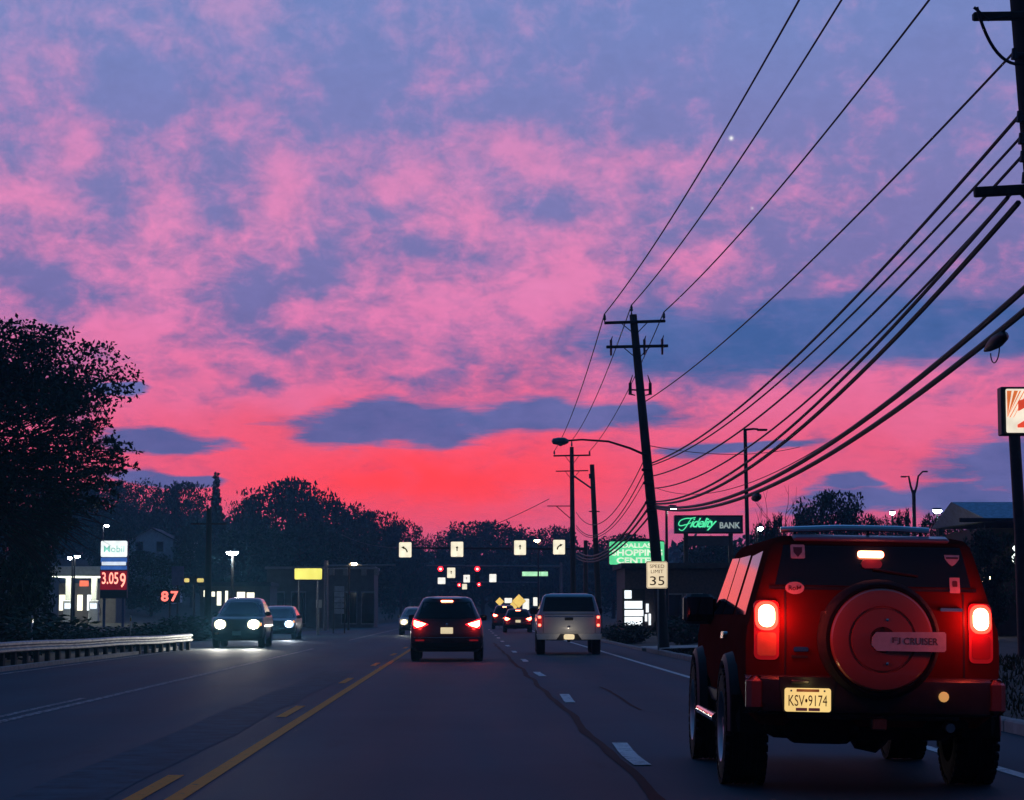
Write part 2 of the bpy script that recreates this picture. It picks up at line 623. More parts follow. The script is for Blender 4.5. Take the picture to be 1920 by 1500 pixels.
M_BLACKPL = mat('black_plastic', (.014, .014, .015), .55, var=.2, scale=15)
M_GLASS = mat('tinted_glass', (.008, .009, .011), .04, var=0, spec=.6)
M_CHROME = mat('chrome', (.55, .55, .56), .16, metal=1.0, var=.08)
M_SIGNBACK = mat('sign_back', (.16, .16, .16), .5, metal=.4, var=.15)
M_BLACKTXT = mat('sign_black', (.012, .012, .012), .6, var=.1)


# ------------------------------------------------------------------ lettering
def text(name, body, w, h, matl, parent, loc, rz=0.0, shear=0.0, bold=0.0, depth=0.004, space=1.0, tilt=0.0, faces=-1):
    """Lettering that fills a w x h rectangle centred on loc, upright, read from -Y."""
    cu = bpy.data.curves.new(name, 'FONT')
    cu.body = body
    cu.align_x = 'CENTER'
    cu.size = 1.0
    cu.shear = shear
    cu.offset = bold
    cu.space_character = space
    cu.extrude = 0.0
    cu.resolution_u = 3
    tmp = bpy.data.objects.new('tmp', cu)
    COL.objects.link(tmp)
    dg = bpy.context.evaluated_depsgraph_get()
    me = bpy.data.meshes.new_from_object(tmp.evaluated_get(dg))
    bpy.data.objects.remove(tmp)
    bpy.data.curves.remove(cu)
    xs = [v.co.x for v in me.vertices]; ys = [v.co.y for v in me.vertices]
    x0, x1, y0, y1 = min(xs), max(xs), min(ys), max(ys)
    for v in me.vertices:
        x = (v.co.x - (x0 + x1) / 2) / max(x1 - x0, 1e-6) * w
        z = (v.co.y - (y0 + y1) / 2) / max(y1 - y0, 1e-6) * h
        v.co = Vector((x, 0.0, z)) if faces < 0 else Vector((-x, 0.0, z))
    # give the letters body
    n0 = len(me.vertices)
    vs = [v.co.copy() for v in me.vertices]
    fs = [tuple(p.vertices) for p in me.polygons]
    ed = {}
    for f in fs:
        for i in range(len(f)):
            k = (f[i], f[(i + 1) % len(f)])
            ed[k] = 1
    rim = [k for k in ed if (k[1], k[0]) not in ed]
    dd = depth if faces < 0 else -depth
    vs2 = vs + [v + Vector((0, dd, 0)) for v in vs]
    fs2 = fs + [(a, b, b + n0, a + n0) for a, b in rim]
    nm = bpy.data.meshes.new(name)
    nm.from_pydata([tuple(v) for v in vs2], [], fs2)
    nm.update()
    bpy.data.meshes.remove(me)
    o = link(name, nm, matl, parent)
    o.location = loc
    o.rotation_euler = (0, tilt, rz)
    return o

# ------------------------------------------------------------------ ground, road
def axis(parts):
    out = []
    for a, b, s in parts:
        n = int(round((b - a) / s))
        out += [a + (b - a) * i / n for i in range(n)]
    return out + [parts[-1][1]]


gx = axis([(-1500, -300, 150), (-300, -60, 20), (-60, -20, 5), (-20, 20, .8), (20, 60, 5), (60, 300, 20), (300, 1500, 150)])
gy = axis([(-200, -20, 20), (-20, 100, 2.5), (100, 360, 8), (360, 800, 22), (800, 3000, 200)])
g = MB()
g.v = [(x, y, ground_z(x, y)) for y in gy for x in gx]
nx = len(gx)
g.f = [(j * nx + i, j * nx + i + 1, (j + 1) * nx + i + 1, (j + 1) * nx + i) for j in range(len(gy) - 1) for i in range(nx - 1)]
struct(g.build('ground', M_GROUND, smooth=True))


def left_edge(y):
    # the carriageway opens to a side street beyond the end of the guide rail
    return -9.55 - 5.5 * ss(74, 88, y) * (1 - ss(118, 150, y))


def strip(name, xa, xb, y0, y1, z, matl, parent, step=2.0, wob=0.0, seed=0):
    b_ = MB()
    n = max(1, int((y1 - y0) / step))
    for k in range(n + 1):
        y = y0 + (y1 - y0) * k / n
        w1 = wob * (mnoise.noise(Vector((seed, y * .35, 0))))
        a = xa(y) if callable(xa) else xa
        b2 = xb(y) if callable(xb) else xb
        b_.v += [(a + w1, y, z), (b2 + w1, y, z)]
        if k:
            i = 2 * k
            b_.f.append((i - 2, i - 1, i + 1, i))
    return b_.build(name, matl, parent)


ROAD_R = 5.45
road = MB()
ys = axis([(-40, 60, 4), (60, 160, 2), (160, 560, 20)])
cols = [0, .25, .5, .75, 1.0]
for y in ys:
    a = left_edge(y)
    for c in cols:
        road.v.append((a + (ROAD_R - a) * c, y, 0.0))
for j in range(len(ys) - 1):
    for i in range(4):
        road.f.append((j * 5 + i, j * 5 + i + 1, (j + 1) * 5 + i + 1, (j + 1) * 5 + i))
road = struct(road.build('road', M_ASPH))
# paint
strip('centre_line', -1.97, -1.85, -5, 330, .004, M_YELLOW, road, 6)
for k in range(11):
    y = 14.6 + 12.19 * (k - 1) - 1.0
    strip('broken_line', -2.24, -2.12, y, y + 3.05, .004, M_YELLOW, road, 3)
for k in range(13):
    y = 17.6 + 12.19 * (k - 1)
    d = strip('lane_dash', 1.31, 1.45, y, y + 3.0, .0085, M_WHITE, road, .6, .05, 3)
strip('edge_line', 4.05, 4.17, -5, 300, .004, M_WHITE, road, 6)
strip('turn_lane_line', -5.26, -5.14, -5, 74, .004, M_WHITE_FAINT, road, 6)
strip('turn_lane_line', -5.26, -5.14, 96, 260, .004, M_WHITE_FAINT, road, 6)
strip('turn_lane_line', -5.50, -5.40, -5, 31.5, .004, M_WHITE_FAINT, road, 6)
strip('edge_line', -9.25, -9.13, -5, 74, .004, M_WHITE_FAINT, road, 6)
# sealed seam that runs along the lane dashes and a short sealed crack
def seam(name, f, y0, y1, w, seed, z=.0055):
    b_ = MB()
    n = int((y1 - y0) / .35)
    for k in range(n + 1):
        y = y0 + (y1 - y0) * k / n
        x = f(y) + .065 * mnoise.noise(Vector((seed, y * .33, 1.7)))
        ww = w * (.65 + .6 * abs(mnoise.noise(Vector((seed + 5, y * .6, 0)))))
        b_.v += [(x - ww, y, z), (x + ww, y, z)]
        if k:
            b_.f.append((2 * k - 2, 2 * k - 1, 2 * k + 1, 2 * k))
    return b_.build(name, M_TAR, road)
seam('tar_seam', lambda y: 1.30 - .004 * y, 4, 88, .055, 2.0)
seam('tar_seam', lambda y: 2.15 - .004 * (y - 30), 27.5, 36, .03, 9.0)
strip('paving_patch', -3.0, -2.35, 6, 46, .003, mat('asphalt_patch', (.018, .085, .112), .8, var=.35, scale=3.0, bump=.15, spec=.05), road, 2, .12, 4)

# right kerb, one stone at a time as far as they can be told apart
kerb = MB()
ky = -6.0
kb = struct(MB().box((ROAD_R + .09, 120, .02), (.16, 100, .12)).build('kerb', M_CONC))
for k in range(25):
    MB().box((ROAD_R + .09, 8.2 + k * 2.4 + 1.2, .045 + random.uniform(-.006, .006)), (.17, 2.38, .17), ch=.02).build('kerb_stone', M_CONC, kb)
kl = struct(MB().box((-9.72, 35, .03), (.16, 78, .10)).build('kerb_left', M_CONC))
# light concrete apron where a driveway drops the kerb
ap = MB()
p0 = at(1140, 1216, 72); 
ap.v = [(5.7, 69, .075), (7.6, 66.5, .18), (8.2, 70.5, .2), (5.7, 74, .075)]
ap.f = [(0, 1, 2, 3)]
struct(ap.build('driveway_apron', mat('apron_concrete', (.42, .40, .34), .8, var=.25, scale=2)))

# grass blades on the verge beside the near right lane and around the speed sign
gm = MB()
rg = random.Random(5)
for k in range(15000):
    y = 11 + 62 * rg.random() ** 1.4
    x = 5.75 + 5.5 * rg.random()
    z = ground_z(x, y) - .01
    h = rg.uniform(.05, .16)
    a = rg.uniform(0, 6.28)
    w = rg.uniform(.006, .012) * (1 + y / 30)
    lx, ly = rg.uniform(-.06, .06), rg.uniform(-.06, .06)
    o = len(gm.v)
    gm.v += [(x - w * math.cos(a), y - w * math.sin(a), z), (x + w * math.cos(a), y + w * math.sin(a), z), (x + lx, y + ly, z + h)]
    gm.f.append((o, o + 1, o + 2))
o = gm.build('grass', M_GRASS)
o['kind'] = 'stuff'
o['label'] = 'rough dark grass on the verge right of the kerb'

# ------------------------------------------------------------------ trees
def leaf_quad(b_, c, d, n, L, w):
    s = d.cross(n)
    if s.length < 1e-4:
        s = Vector((1, 0, 0))
    s = s.normalized() * w
    o = len(b_.v)
    b_.v += [tuple(c), tuple(c + d * (L * .5) + s), tuple(c + d * L), tuple(c + d * (L * .5) - s)]
    b_.f.append((o, o + 1, o + 2, o + 3))


def rdir(r):
    z = r.uniform(-1, 1); a = r.uniform(0, 6.283)
    q = math.sqrt(1 - z * z)
    return Vector((q * math.cos(a), q * math.sin(a), z))


def tree_meshes(seed, H, RX, base, n_leaf, L, shape='round', limbs=26, clump=1.0):
    """trunk-and-limbs mesh and crown mesh of a tree of height H, crown radius RX starting at height base."""
    r = random.Random(seed)
    tr, cr = MB(), MB()
    top = Vector((r.uniform(-.3, .3), r.uniform(-.3, .3), H * .86))
    pts = [Vector((0, 0, -.3))]
    for k in range(1, 6):
        f = k / 5
        pts.append(Vector((top.x * f + r.uniform(-.12, .12), top.y * f + r.uniform(-.12, .12), H * .86 * f)))
    r0 = .022 * H + .05
    tr.tube(pts, [r0 * (1 - .16 * k) for k in range(6)], 8)
    tips = []
    nl = limbs if shape != 'cone' else 34
    for k in range(nl):
        f = (k + r.random()) / nl
        z0 = base * .8 + (H * .84 - base * .8) * f
        if shape == 'cone':
            R0 = RX * (1.02 - f) ** .8
        else:
            t = (z0 - base) / max(H - base, .1)
            R0 = RX * math.sqrt(max(.12, 1 - (1.7 * t - .62) ** 2)) * r.uniform(.7, 1.1)
        a = k * 2.4 + r.uniform(-.4, .4)
        d = Vector((math.cos(a), math.sin(a), r.uniform(.1, .55) if shape != 'cone' else -.12))
        st = Vector((top.x * z0 / H, top.y * z0 / H, z0))
        e = st + d * R0
        e.z = min(e.z, H * .95)
        mid = (st + e) / 2 + Vector((0, 0, .05 * R0)) + rdir(r) * .08 * R0
        tr.tube([st, mid, e], [r0 * .34 * (1 - .5 * f), r0 * .2 * (1 - .5 * f), .012], 5)
        for q in range(3):
            s = (st, mid, e)
            p = mid.lerp(e, r.random())
            e2 = p + (rdir(r) + Vector((0, 0, .3))) * R0 * .35
            e2.z = min(e2.z, H * .97)
            tr.tube([p, e2], [r0 * .12, .008], 4)
            tips.append((e2, R0 * .3 * clump))
        tips.append((e, R0 * .32 * clump)); tips.append((mid, R0 * .34 * clump))
    if shape == 'cone':
        for q in range(8):
            tips.append((Vector((top.x, top.y, H * (.80 + .022 * q))), RX * (.20 - .018 * q)))
    else:
        tips.append((top + Vector((0, 0, H * .06)), RX * .25))
    for k in range(n_leaf):
        c, rr = tips[r.randrange(len(tips))]
        q = rdir(r) * rr * (r.random() ** .45)
        q.z *= .75
        p = c + q
        if p.z > H:
            p.z = H - r.random() * .3
        d = (rdir(r) + q.normalized() * .6 + Vector((0, 0, -.15))).normalized()
        leaf_quad(cr, p, d, rdir(r), L * r.uniform(.6, 1.35), L * r.uniform(.2, .36))
    return tr, cr


def make_tree(name, tr, cr, matl, label, cat, loc, rz=0, sc=(1, 1, 1), group=None):
    t = thing(name, label, cat, loc, rz, group)
    t.scale = sc
    if tr is not None:
        link('trunk', tr, M_BARK, t)
    link('crown', cr, matl, t)
    return t


def mesh_of(b_, name, m):
    me = bpy.data.meshes.new(name)
    me.from_pydata(b_.v, [], b_.f)
    me.update()
    me.materials.append(m)
    return me


VAR = []
for sd, H, RX, base, nlf, L, sh, ml in ((1, 10, 4.2, 1.2, 6500, .42, 'round', M_LEAF), (2, 10, 3.6, 1.6, 6000, .40, 'round', M_LEAF2),
                                       (3, 10, 4.8, 1.0, 7000, .44, 'round', M_LEAF), (4, 10, 1.6, .6, 5000, .36, 'cone', M_NEEDLE),
                                       (5, 10, 3.9, 1.4, 2600, .34, 'round', M_LEAF2), (6, 10, 2.6, .8, 5200, .40, 'round', M_LEAF)):
    a, b2 = tree_meshes(sd, H, RX, base, nlf, L, sh)
    VAR.append((mesh_of(a, 'trunk', M_BARK), mesh_of(b2, 'crown', ml), ml, RX))


def tree_px(px, top, Y, wpx, var, label, group, sink=0.0, name=None, kind='tree'):
    """A tree whose top is seen at (px, top) at distance Y, crown wpx wide."""
    p = at(px, top, Y)
    gz = ground_z(p.x, Y) - sink
    H = p.z - gz
    sx = m_px(wpx, Y) / 2 / VAR[var][3]
    nm = name or ('conifer_tree' if var == 3 else 'broadleaf_tree')
    return make_tree(nm, VAR[var][0], VAR[var][1], VAR[var][2], label, kind, (p.x, Y, gz), random.uniform(0, 6.28), (sx, sx, H / 10.0), group)


# the big tree that fills the left edge, leaves told apart against the sky
p = at(30, 628, 62)
gz = ground_z(-15.7, 62)
bt, bc = tree_meshes(21, p.z - gz, 5.7, 3.6, 66000, .15, 'round', 44, .6)
rb_ = random.Random(3)
for k in range(420):               # leafy twigs that reach out of the crown on the road side and top
    a = rb_.uniform(-.9, 1.25)
    rr = rb_.uniform(3.6, 5.7)
    st = Vector((math.cos(a) * rr * .98, rb_.uniform(-2.6, 2.2), 5.0 + math.sin(a) * (p.z - gz - 5.6) * .92))
    d = (Vector((math.cos(a), rb_.uniform(-.5, .5), math.sin(a) * .8 + rb_.uniform(-.25, .3)))).normalized()
    L_ = rb_.uniform(.35, 1.15)
    droop = Vector((0, 0, -.22 * L_ * rb_.random()))
    mid_, end_ = st + d * L_ * .5, st + d * L_ + droop
    bt.tube([st - d * .4, mid_, end_], [.018, .011, .004], 4)
    nlf_ = int(20 + 40 * rb_.random())
    for q in range(nlf_):
        f = rb_.random() ** .7
        c0 = (st.lerp(mid_, f * 2) if f < .5 else mid_.lerp(end_, f * 2 - 1)) + rdir(rb_) * .03
        ll = rb_.choice((.06, .08, .10, .13, .17)) * rb_.uniform(.8, 1.2)
        leaf_quad(bc, c0, (d * .5 + rdir(rb_)).normalized(), rdir(rb_), ll, ll * rb_.uniform(.18, .30))
for zc, xr in ((4.9, 5.9), (5.2, 5.8), (5.6, 5.2), (6.2, 4.7), (6.7, 4.2)):
    bt.tube([(0, 0, zc - 1.6), (2.4, -.2, zc - .2), (xr - .3, -.3, zc - .35)], [.13, .07, .012], 6)
_keep = []
for f_ in bc.f:
    q0 = bc.v[f_[0]]
    if not (q0[0] > 1.0 and q0[2] < 2.7 + .30 * (q0[0] - 1.0) + .5 * mnoise.noise(Vector((q0[0] * 1.3, q0[1] * 1.3, 0)))):
        _keep.append(f_)
bc.f = _keep
big = make_tree('broadleaf_tree', mesh_of(bt, 'trunk', M_BARK), mesh_of(bc, 'crown', M_LEAF),
                M_LEAF, 'large dark leafy tree at the left edge, its crown high against the pink sky', 'tree', (-15.75, 62, gz))

TL = [
    (105, 908, 335, 190, 2, 'broad dark tree low behind the big tree, left of the fuel sign lamp'),
    # left hillside, behind the fuel station
    (205, 902, 330, 150, 0, 'broad dark tree showing just under the big tree crown, against the pink sky'),
    (268, 898, 345, 90, 4, 'thin-leaved tree on the hillside above the white gabled house'),
    (335, 908, 340, 120, 2, 'low wide tree on the hillside between the gabled house and the spired conifer'),
    (405, 879, 322, 56, 3, 'narrow pointed conifer rising alone above the left hillside'),
    (455, 935, 330, 70, 4, 'small sparse tree in the dip right of the pointed conifer'),
    (515, 902, 300, 165, 2, 'tallest broad tree crown on the hillside, above the bright street lamp'),
    (588, 920, 306, 120, 0, 'rounded tree on the hillside just above the yellow lit sign'),
    (645, 944, 318, 120, 1, 'rounded tree on the falling ridge, second left of the leftmost arrow sign'),
    (702, 962, 330, 110, 2, 'rounded tree on the falling ridge, nearest left of the leftmost arrow sign'),
    (752, 976, 345, 90, 0, 'tree at the foot of the ridge, straight above the leftmost arrow sign'),
    (790, 1003, 360, 70, 4, 'sparse low tree in the gap above the straight arrow sign'),
    (560, 980, 250, 170, 2, 'dark tree low on the hillside behind the yellow lit sign'),
    (470, 985, 240, 150, 0, 'dark tree low on the hillside behind the bright street lamp'),
    (660, 1000, 260, 150, 1, 'dark tree low on the hillside behind the amber lamp'),
    (360, 985, 262, 70, 1, 'dark tree beside the right wall of the white gabled house'),
    (212, 975, 255, 80, 1, 'dark tree beside the left wall of the white gabled house'),
    (285, 1035, 215, 120, 2, 'low dark tree in front of the white gabled house'),
    (55, 940, 90, 110, 1, 'dark tree behind the guide rail, left of the fuel sign'),
    (0, 900, 76, 210, 2, 'dark tree under the big tree crown at the left edge'),
]
for (px, top, Y, w, v, lb) in TL:
    tree_px(px, top, Y, w, v, lb, 'trees on the left hillside', name=None)
TC = [
    (905, 979, 380, 150, 2, 'wide far tree on the skyline between the two straight arrow signs'),
    (850, 992, 390, 90, 0, 'small far tree on the skyline above the first straight arrow sign'),
    (975, 992, 385, 110, 1, 'far tree on the skyline above the second straight arrow sign'),
    (1048, 986, 360, 90, 0, 'rounded far tree on the skyline above the bent-right arrow sign'),
    (1150, 1004, 300, 130, 2, 'low tree on the skyline above the green shopping centre sign'),
]
for (px, top, Y, w, v, lb) in TC:
    tree_px(px, top, Y, w, v, lb, 'far trees on the skyline')
TR = [
    (1572, 926, 150, 130, 2, 'large rounded dark tree on the right skyline above the red off-roader'),
    (1512, 952, 155, 70, 0, 'medium tree on the right skyline, left of the large rounded one'),
    (1455, 958, 150, 40, 5, 'slim dark tree right of the street light with the short bent arm'),
    (1428, 972, 150, 50, 5, 'slim dark tree close behind the green bank sign'),
    (1645, 968, 155, 70, 1, 'low tree on the right skyline, right of the large rounded one'),
    (1692, 950, 140, 42, 5, 'slim upright tree left of the twin-armed light pole'),
    (1765, 962, 130, 90, 0, 'dark tree right of the twin-armed light pole'),
    (1812, 985, 120, 80, 1, 'dark tree against the gable of the blue-roofed building'),
    (1846, 982, 72, 90, 5, 'dark bushy tree in front of the blue-roofed building'),
    (1330, 1010, 190, 120, 2, 'dark tree behind the posts of the green bank sign'),
    (1400, 1020, 180, 110, 0, 'dark tree left of the red off-roader roof'),
]
for (px, top, Y, w, v, lb) in TR:
    tree_px(px, top, Y, w, v, lb, 'trees on the right skyline')
# bare tree right of the bank sign
def bare_tree(loc, H, label, seed):
    r = random.Random(seed)
    b_ = MB()

    def grow(p, d, L, rad, depth):
        e = p + d * L
        b_.tube([p, p.lerp(e, .5) + rdir(r) * L * .06, e], [rad, rad * .8, rad * .55], 5)
        if depth == 0:
            return
        for k in range(3 if depth > 1 else 2):
            nd = (d + rdir(r) * .62 + Vector((0, 0, .18))).normalized()
            grow(e if k < 2 else p.lerp(e, .6), nd, L * r.uniform(.55, .75), rad * .55, depth - 1)
    grow(Vector((0, 0, -.2)), Vector((.03, 0, 1)), H * .38, .12, 4)
    t = thing('bare_tree', label, 'tree', loc)
    b_.build('trunk', M_BARK, t)
q = at(1472, 940, 135)
bare_tree((q.x, 135, ground_z(q.x, 135)), at(0, 908, 135).z - ground_z(q.x, 135), 'leafless tree standing between the bent-arm street light and the rounded tree', 4)
# the far wooded ridge that closes the road
wd = MB()
rw = random.Random(17)
for k in range(52000):
    x = rw.uniform(-330, 330)
    y = rw.uniform(400, 640)
    h = 5 + 5.5 * (mnoise.noise(Vector((x * .035, y * .03, 3))) + .7) + 2.0 * mnoise.noise(Vector((x * .15, y * .11, 8)))
    z = ground_z(x, y) + max(1.0, h) * (1 - rw.random() ** 2 * .8) - 1.0
    leaf_quad(wd, Vector((x, y, z)), rdir(rw), rdir(rw), rw.uniform(1.4, 2.8), rw.uniform(.6, 1.0))
o = wd.build('woodland', M_LEAF)
o['kind'] = 'stuff'
o['label'] = 'far dark wooded ridge behind the traffic lights'

# shrubs behind the guide rail and at the right kerb
shv = []
for sd in range(3):
    r = random.Random(40 + sd)
    c_ = MB(); s_ = MB()
    for k in range(9):
        a = r.uniform(0, 6.28)
        e = Vector((math.cos(a) * r.uniform(.3, .9), math.sin(a) * r.uniform(.3, .7), r.uniform(.6, 1.1)))
        s_.tube([(0, 0, -.1), e * .5 + Vector((0, 0, .1)), e], [.02, .014, .006], 4)
    for k in range(1500):
        d = rdir(r)
        p = Vector((d.x * 1.1, d.y * .8, .65 + d.z * .6)) * (.55 + .5 * r.random())
        leaf_quad(c_, p, rdir(r), rdir(r), r.uniform(.1, .22), r.uniform(.03, .05))
    shv.append((mesh_of(s_, 'stem', M_BARK), mesh_of(c_, 'foliage', M_LEAF)))
SH = [(20, 57, 1.25, 'shrub behind the guide rail at the left edge of the picture'),
      (95, 66, 1.15, 'shrub behind the guide rail, left of the fuel station lights'),
      (170, 72, 1.0, 'shrub behind the guide rail, below the red price figures'),
      (255, 76, .95, 'shrub behind the guide rail, right of the price sign'),
      (330, 82, 1.1, 'shrub behind the far end of the guide rail'),
      (60, 74, 1.7, 'taller shrub further back behind the guide rail at the left'),
      (385, 96, 1.4, 'shrub beside the oncoming car with yellowish headlights')]
for i, (px, Y, s, lb) in enumerate(SH):
    p = at(px, 1190, Y)
    t = thing('shrub', lb, 'shrub', (p.x - .8, Y, ground_z(p.x, Y)), i * 1.3, 'shrubs behind the guide rail')
    t.scale = (s * 1.4, s * 1.4, s * .62)
    link('stem', shv[i % 3][0], M_BARK, t)
    link('foliage', shv[i % 3][1], M_LEAF, t)
for i, (px, py, Y, s, lb) in enumerate([(1290, 1190, 78, .8, 'shrub right of the speed limit sign post'),
                                        (1175, 1190, 88, .7, 'shrub at the kerb right of the silver pickup')]):
    p = at(px, py, Y)
    t = thing('shrub', lb, 'shrub', (p.x, Y, ground_z(p.x, Y)), i * 2.3, 'shrubs by the right kerb')
    t.scale = (s * 1.5, s * 1.3, s)
    link('stem', shv[i][0], M_BARK, t)
    link('foliage', shv[i][1], M_LEAF, t)

# ------------------------------------------------------------------ guide rail on the left
gr = thing('guide_rail', 'low pale steel guide rail on close-set dark posts along the left kerb', 'guide rail')
A, B = Vector((-10.95, 50.5, 0)), Vector((-8.95, 71.5, 0))
C0 = A + (A - B) * .55
dirv = (B - C0)
GL = dirv.length
dirv.normalize()
nrm = Vector((dirv.y, -dirv.x, 0))
# beam: W profile swept along the line
prof = [(.0, .26), (.05, .29), (.05, .34), (.0, .375), (.0, .405), (.05, .44), (.05, .49), (.0, .52)]
bmm = MB()
ns = 14
for k in range(ns + 1):
    q = C0 + dirv * (GL * k / ns)
    zo = -.012 * math.sin(k * 1.7)
    for (o_, z_) in prof:
        v = q + nrm * o_
        bmm.v.append((v.x, v.y, z_ + zo))
    for (o_, z_) in reversed(prof):
        v = q + nrm * (o_ - .012)
        bmm.v.append((v.x, v.y, z_ + zo))
m_ = 2 * len(prof)
for k in range(ns):
    for i in range(m_):
        j = (i + 1) % m_
        bmm.f.append((k * m_ + i, k * m_ + j, (k + 1) * m_ + j, (k + 1) * m_ + i))
bmm.build('rail_beam', M_RAIL, gr, smooth=False)
pm = MB(); pm.box((0, 0, .12), (.11, .16, .80), ch=.015)
pme = mesh_of(pm, 'post', mat('post_timber', (.05, .045, .04), .9, var=.3))
np_ = int(GL / .92)
for k in range(np_ + 1):
    q = C0 + dirv * (GL * k / np_) - nrm * .10
    o = bpy.data.objects.new('post', pme)
    COL.objects.link(o); o.parent = gr; o.location = (q.x, q.y, 0); o.rotation_euler = (0, random.uniform(-.02, .02), math.atan2(dirv.y, dirv.x) - math.pi / 2)
for i, (px, py, Y, lb) in enumerate([(60, 1172, 58, 'thin white marker post behind the guide rail near the left edge'), (245, 1168, 76, 'thin white marker post behind the guide rail below the fuel sign')]):
    p = at(px, py, Y)
    t = thing('marker_post', lb, 'marker post', (p.x, Y, ground_z(p.x, Y)), 0, 'marker posts behind the guide rail')
    MB().tube([(0, 0, -.2), (0, 0, p.z + .25 - ground_z(p.x, Y))], .025, 8).build('stake', mat('white_plastic', (.6, .62, .6), .5, var=.1), t)
    MB().box((0, -.028, p.z + .12 - ground_z(p.x, Y)), (.05, .012, .12)).build('reflector', mat('reflector_amber', (.5, .3, .05), .2, var=.1), t)

# ------------------------------------------------------------------ utility poles
def insulator(b_, p, h=.26, r=.055):
    b_.lathe([(0, .018), (.04, .018), (.05, r), (.09, r * .8), (.10, r), (.15, r * .75), (.16, r * .9), (h, .02), (h, .0)], p, 'z', 8)


def pole_thing(label, base, top, r0, r1):
    t = thing('utility_pole', label, 'utility pole', base, 0, 'utility poles along the right kerb')
    ax = Vector(top) - Vector(base)
    MB().tube([Vector((0, 0, -.5)) - ax * .0, ax * .33, ax * .66, ax], [r0, r0 + (r1 - r0) * .33, r0 + (r1 - r0) * .66, r1], 12).build('shaft', M_WOODPOLE, t, smooth=True)

    def on(f):
        return ax * f
    return t, ax, on


def arm(t, p, half, tilt, name='crossarm', sx=.11, hy=.09, yaw=0.0, mat_=None):
    b_ = MB()
    rot = Euler((0, tilt, yaw))
    b_.box(p, (half * 2, sx, hy), rot, ch=.012)
    o = b_.build(name, mat_ or M_WOODPOLE, t)
    return rot.to_matrix() @ Vector((1, 0, 0))


def brace(t, a, b2, r=.016):
    MB().tube([a, b2], r, 6).build('brace', M_DARKST, t)


# near pole, at the right edge of the frame
P1b, P1t = Vector((6.98, 25.2, .25)), Vector((6.27, 25.2, 11.9))
t1, ax1, on1 = pole_thing('thick near utility pole cut off by the right edge of the picture', P1b, P1t, .19, .13)


def p1(z):
    return ax1 * ((z - P1b.z) / ax1.z)


dA = arm(t1, p1(11.3) + Vector((0, -.18, 0)), 1.25, 0.02)
dB = arm(t1, p1(8.13) + Vector((.07, -.2, 0)), .72, -.02)
dC = arm(t1, p1(6.09) + Vector((.02, -.2, 0)), .82, -.06, sx=.12, hy=.11)
brace(t1, p1(6.06) + Vector((-.25, -.2, -.03)), p1(5.6) + Vector((.12, -.17, 0)), .028)
brace(t1, p1(11.27) + Vector((-.7, -.2, 0)), p1(10.6) + Vector((0, -.16, 0)))
brace(t1, p1(11.27) + Vector((.7, -.2, 0)), p1(10.6) + Vector((0, -.16, 0)))
for s in (-1.15, .2, 1.15):
    b_ = MB(); insulator(b_, p1(11.36) + Vector((s, -.18, .0)), .3); b_.build('insulator', M_PORC, t1, smooth=True)
for z in (7.66, 6.92, 6.66, 6.45, 6.2):
    b_ = MB()
    b_.tube([p1(z) + Vector((.0, -.14, 0)), p1(z) + Vector((-.2, -.2, 0))], [.05, .035], 8)
    b_.tube([p1(z) + Vector((-.2, -.2, -.05)), p1(z) + Vector((-.2, -.2, .08))], [.045, .03], 8)
    b_.build('bracket', M_DARKST, t1)
MB().tube([p1(8.13) + Vector((-.22, -.26, -.02)), p1(8.0) + Vector((-.5, -.3, .05)), p1(8.1) + Vector((-.66, -.3, .1))], .018, 6).build('jumper_wire', M_CABLE, t1)
pts = []
for k in range(13):
    f = k / 12
    a = p1(8.2) + Vector((-.62, -.3, .0)); b2 = p1(7.56) + Vector((-.08, -.2, 0)); c_ = p1(7.45) + Vector((-.48, -.3, 0))
    pts.append(a * (1 - f) ** 2 + c_ * 2 * f * (1 - f) + b2 * f * f)
MB().tube(pts, .02, 6).build('jumper_wire', M_CABLE, t1)
MB().box(p1(5.1) + Vector((-.12, -.28, 0)), (.2, .16, .42), ch=.02).build('junction_box', M_DARKST, t1)

# second pole, leaning, with the street light arm
P2b = Vector((6.18, 70, .25))
P2t = at(1187, 590, 70)
t2, ax2, on2 = pole_thing('leaning utility pole with two crossarms and a street light arm behind the speed sign', P2b, P2t, .19, .12)


def p2(py):
    f = (at(0, py, 70).z - P2b.z) / ax2.z
    return ax2 * f


dl = .035
for py, half in ((602, .98), (648, .99)):
    arm(t2, p2(py) + Vector((.02, -.17, 0)), half, -dl if py < 620 else -dl * .6)
    for s in (-1, 1):
        brace(t2, p2(py) + Vector((s * .45, -.2, s * .015)), p2(py + 24) + Vector((0, -.14, 0)))
TIP2 = []
for s, zz in ((-.95, .0), (.95, .05)):
    b_ = MB(); p = p2(602) + Vector((s, -.17, .04 + s * dl)); insulator(b_, p, .26); b_.build('insulator', M_PORC, t2, smooth=True)
    TIP2.append(P2b + p + Vector((0, 0, .25)))
b_ = MB(); p = ax2 + Vector((-.06, -.12, .05)); b_.tube([ax2 + Vector((-.05, -.12, -.3)), p], .03, 6); insulator(b_, p, .25); b_.build('insulator', M_PORC, t2, smooth=True)
TIP2.insert(1, P2b + p + Vector((0, 0, .24)))
for s in (-.82, .25, .82):
    b_ = MB(); p = p2(648) + Vector((s, -.17, s * dl * .6))
    b_.tube([p + Vector((0, -.02, -.28)), p + Vector((0, -.02, .22))], [.035, .045], 8)
    b_.tube([p + Vector((0, -.02, .2)), p + Vector((.05, -.02, .34))], [.03, .012], 6)
    b_.build('fuse_cutout', M_PORC, t2, smooth=True)
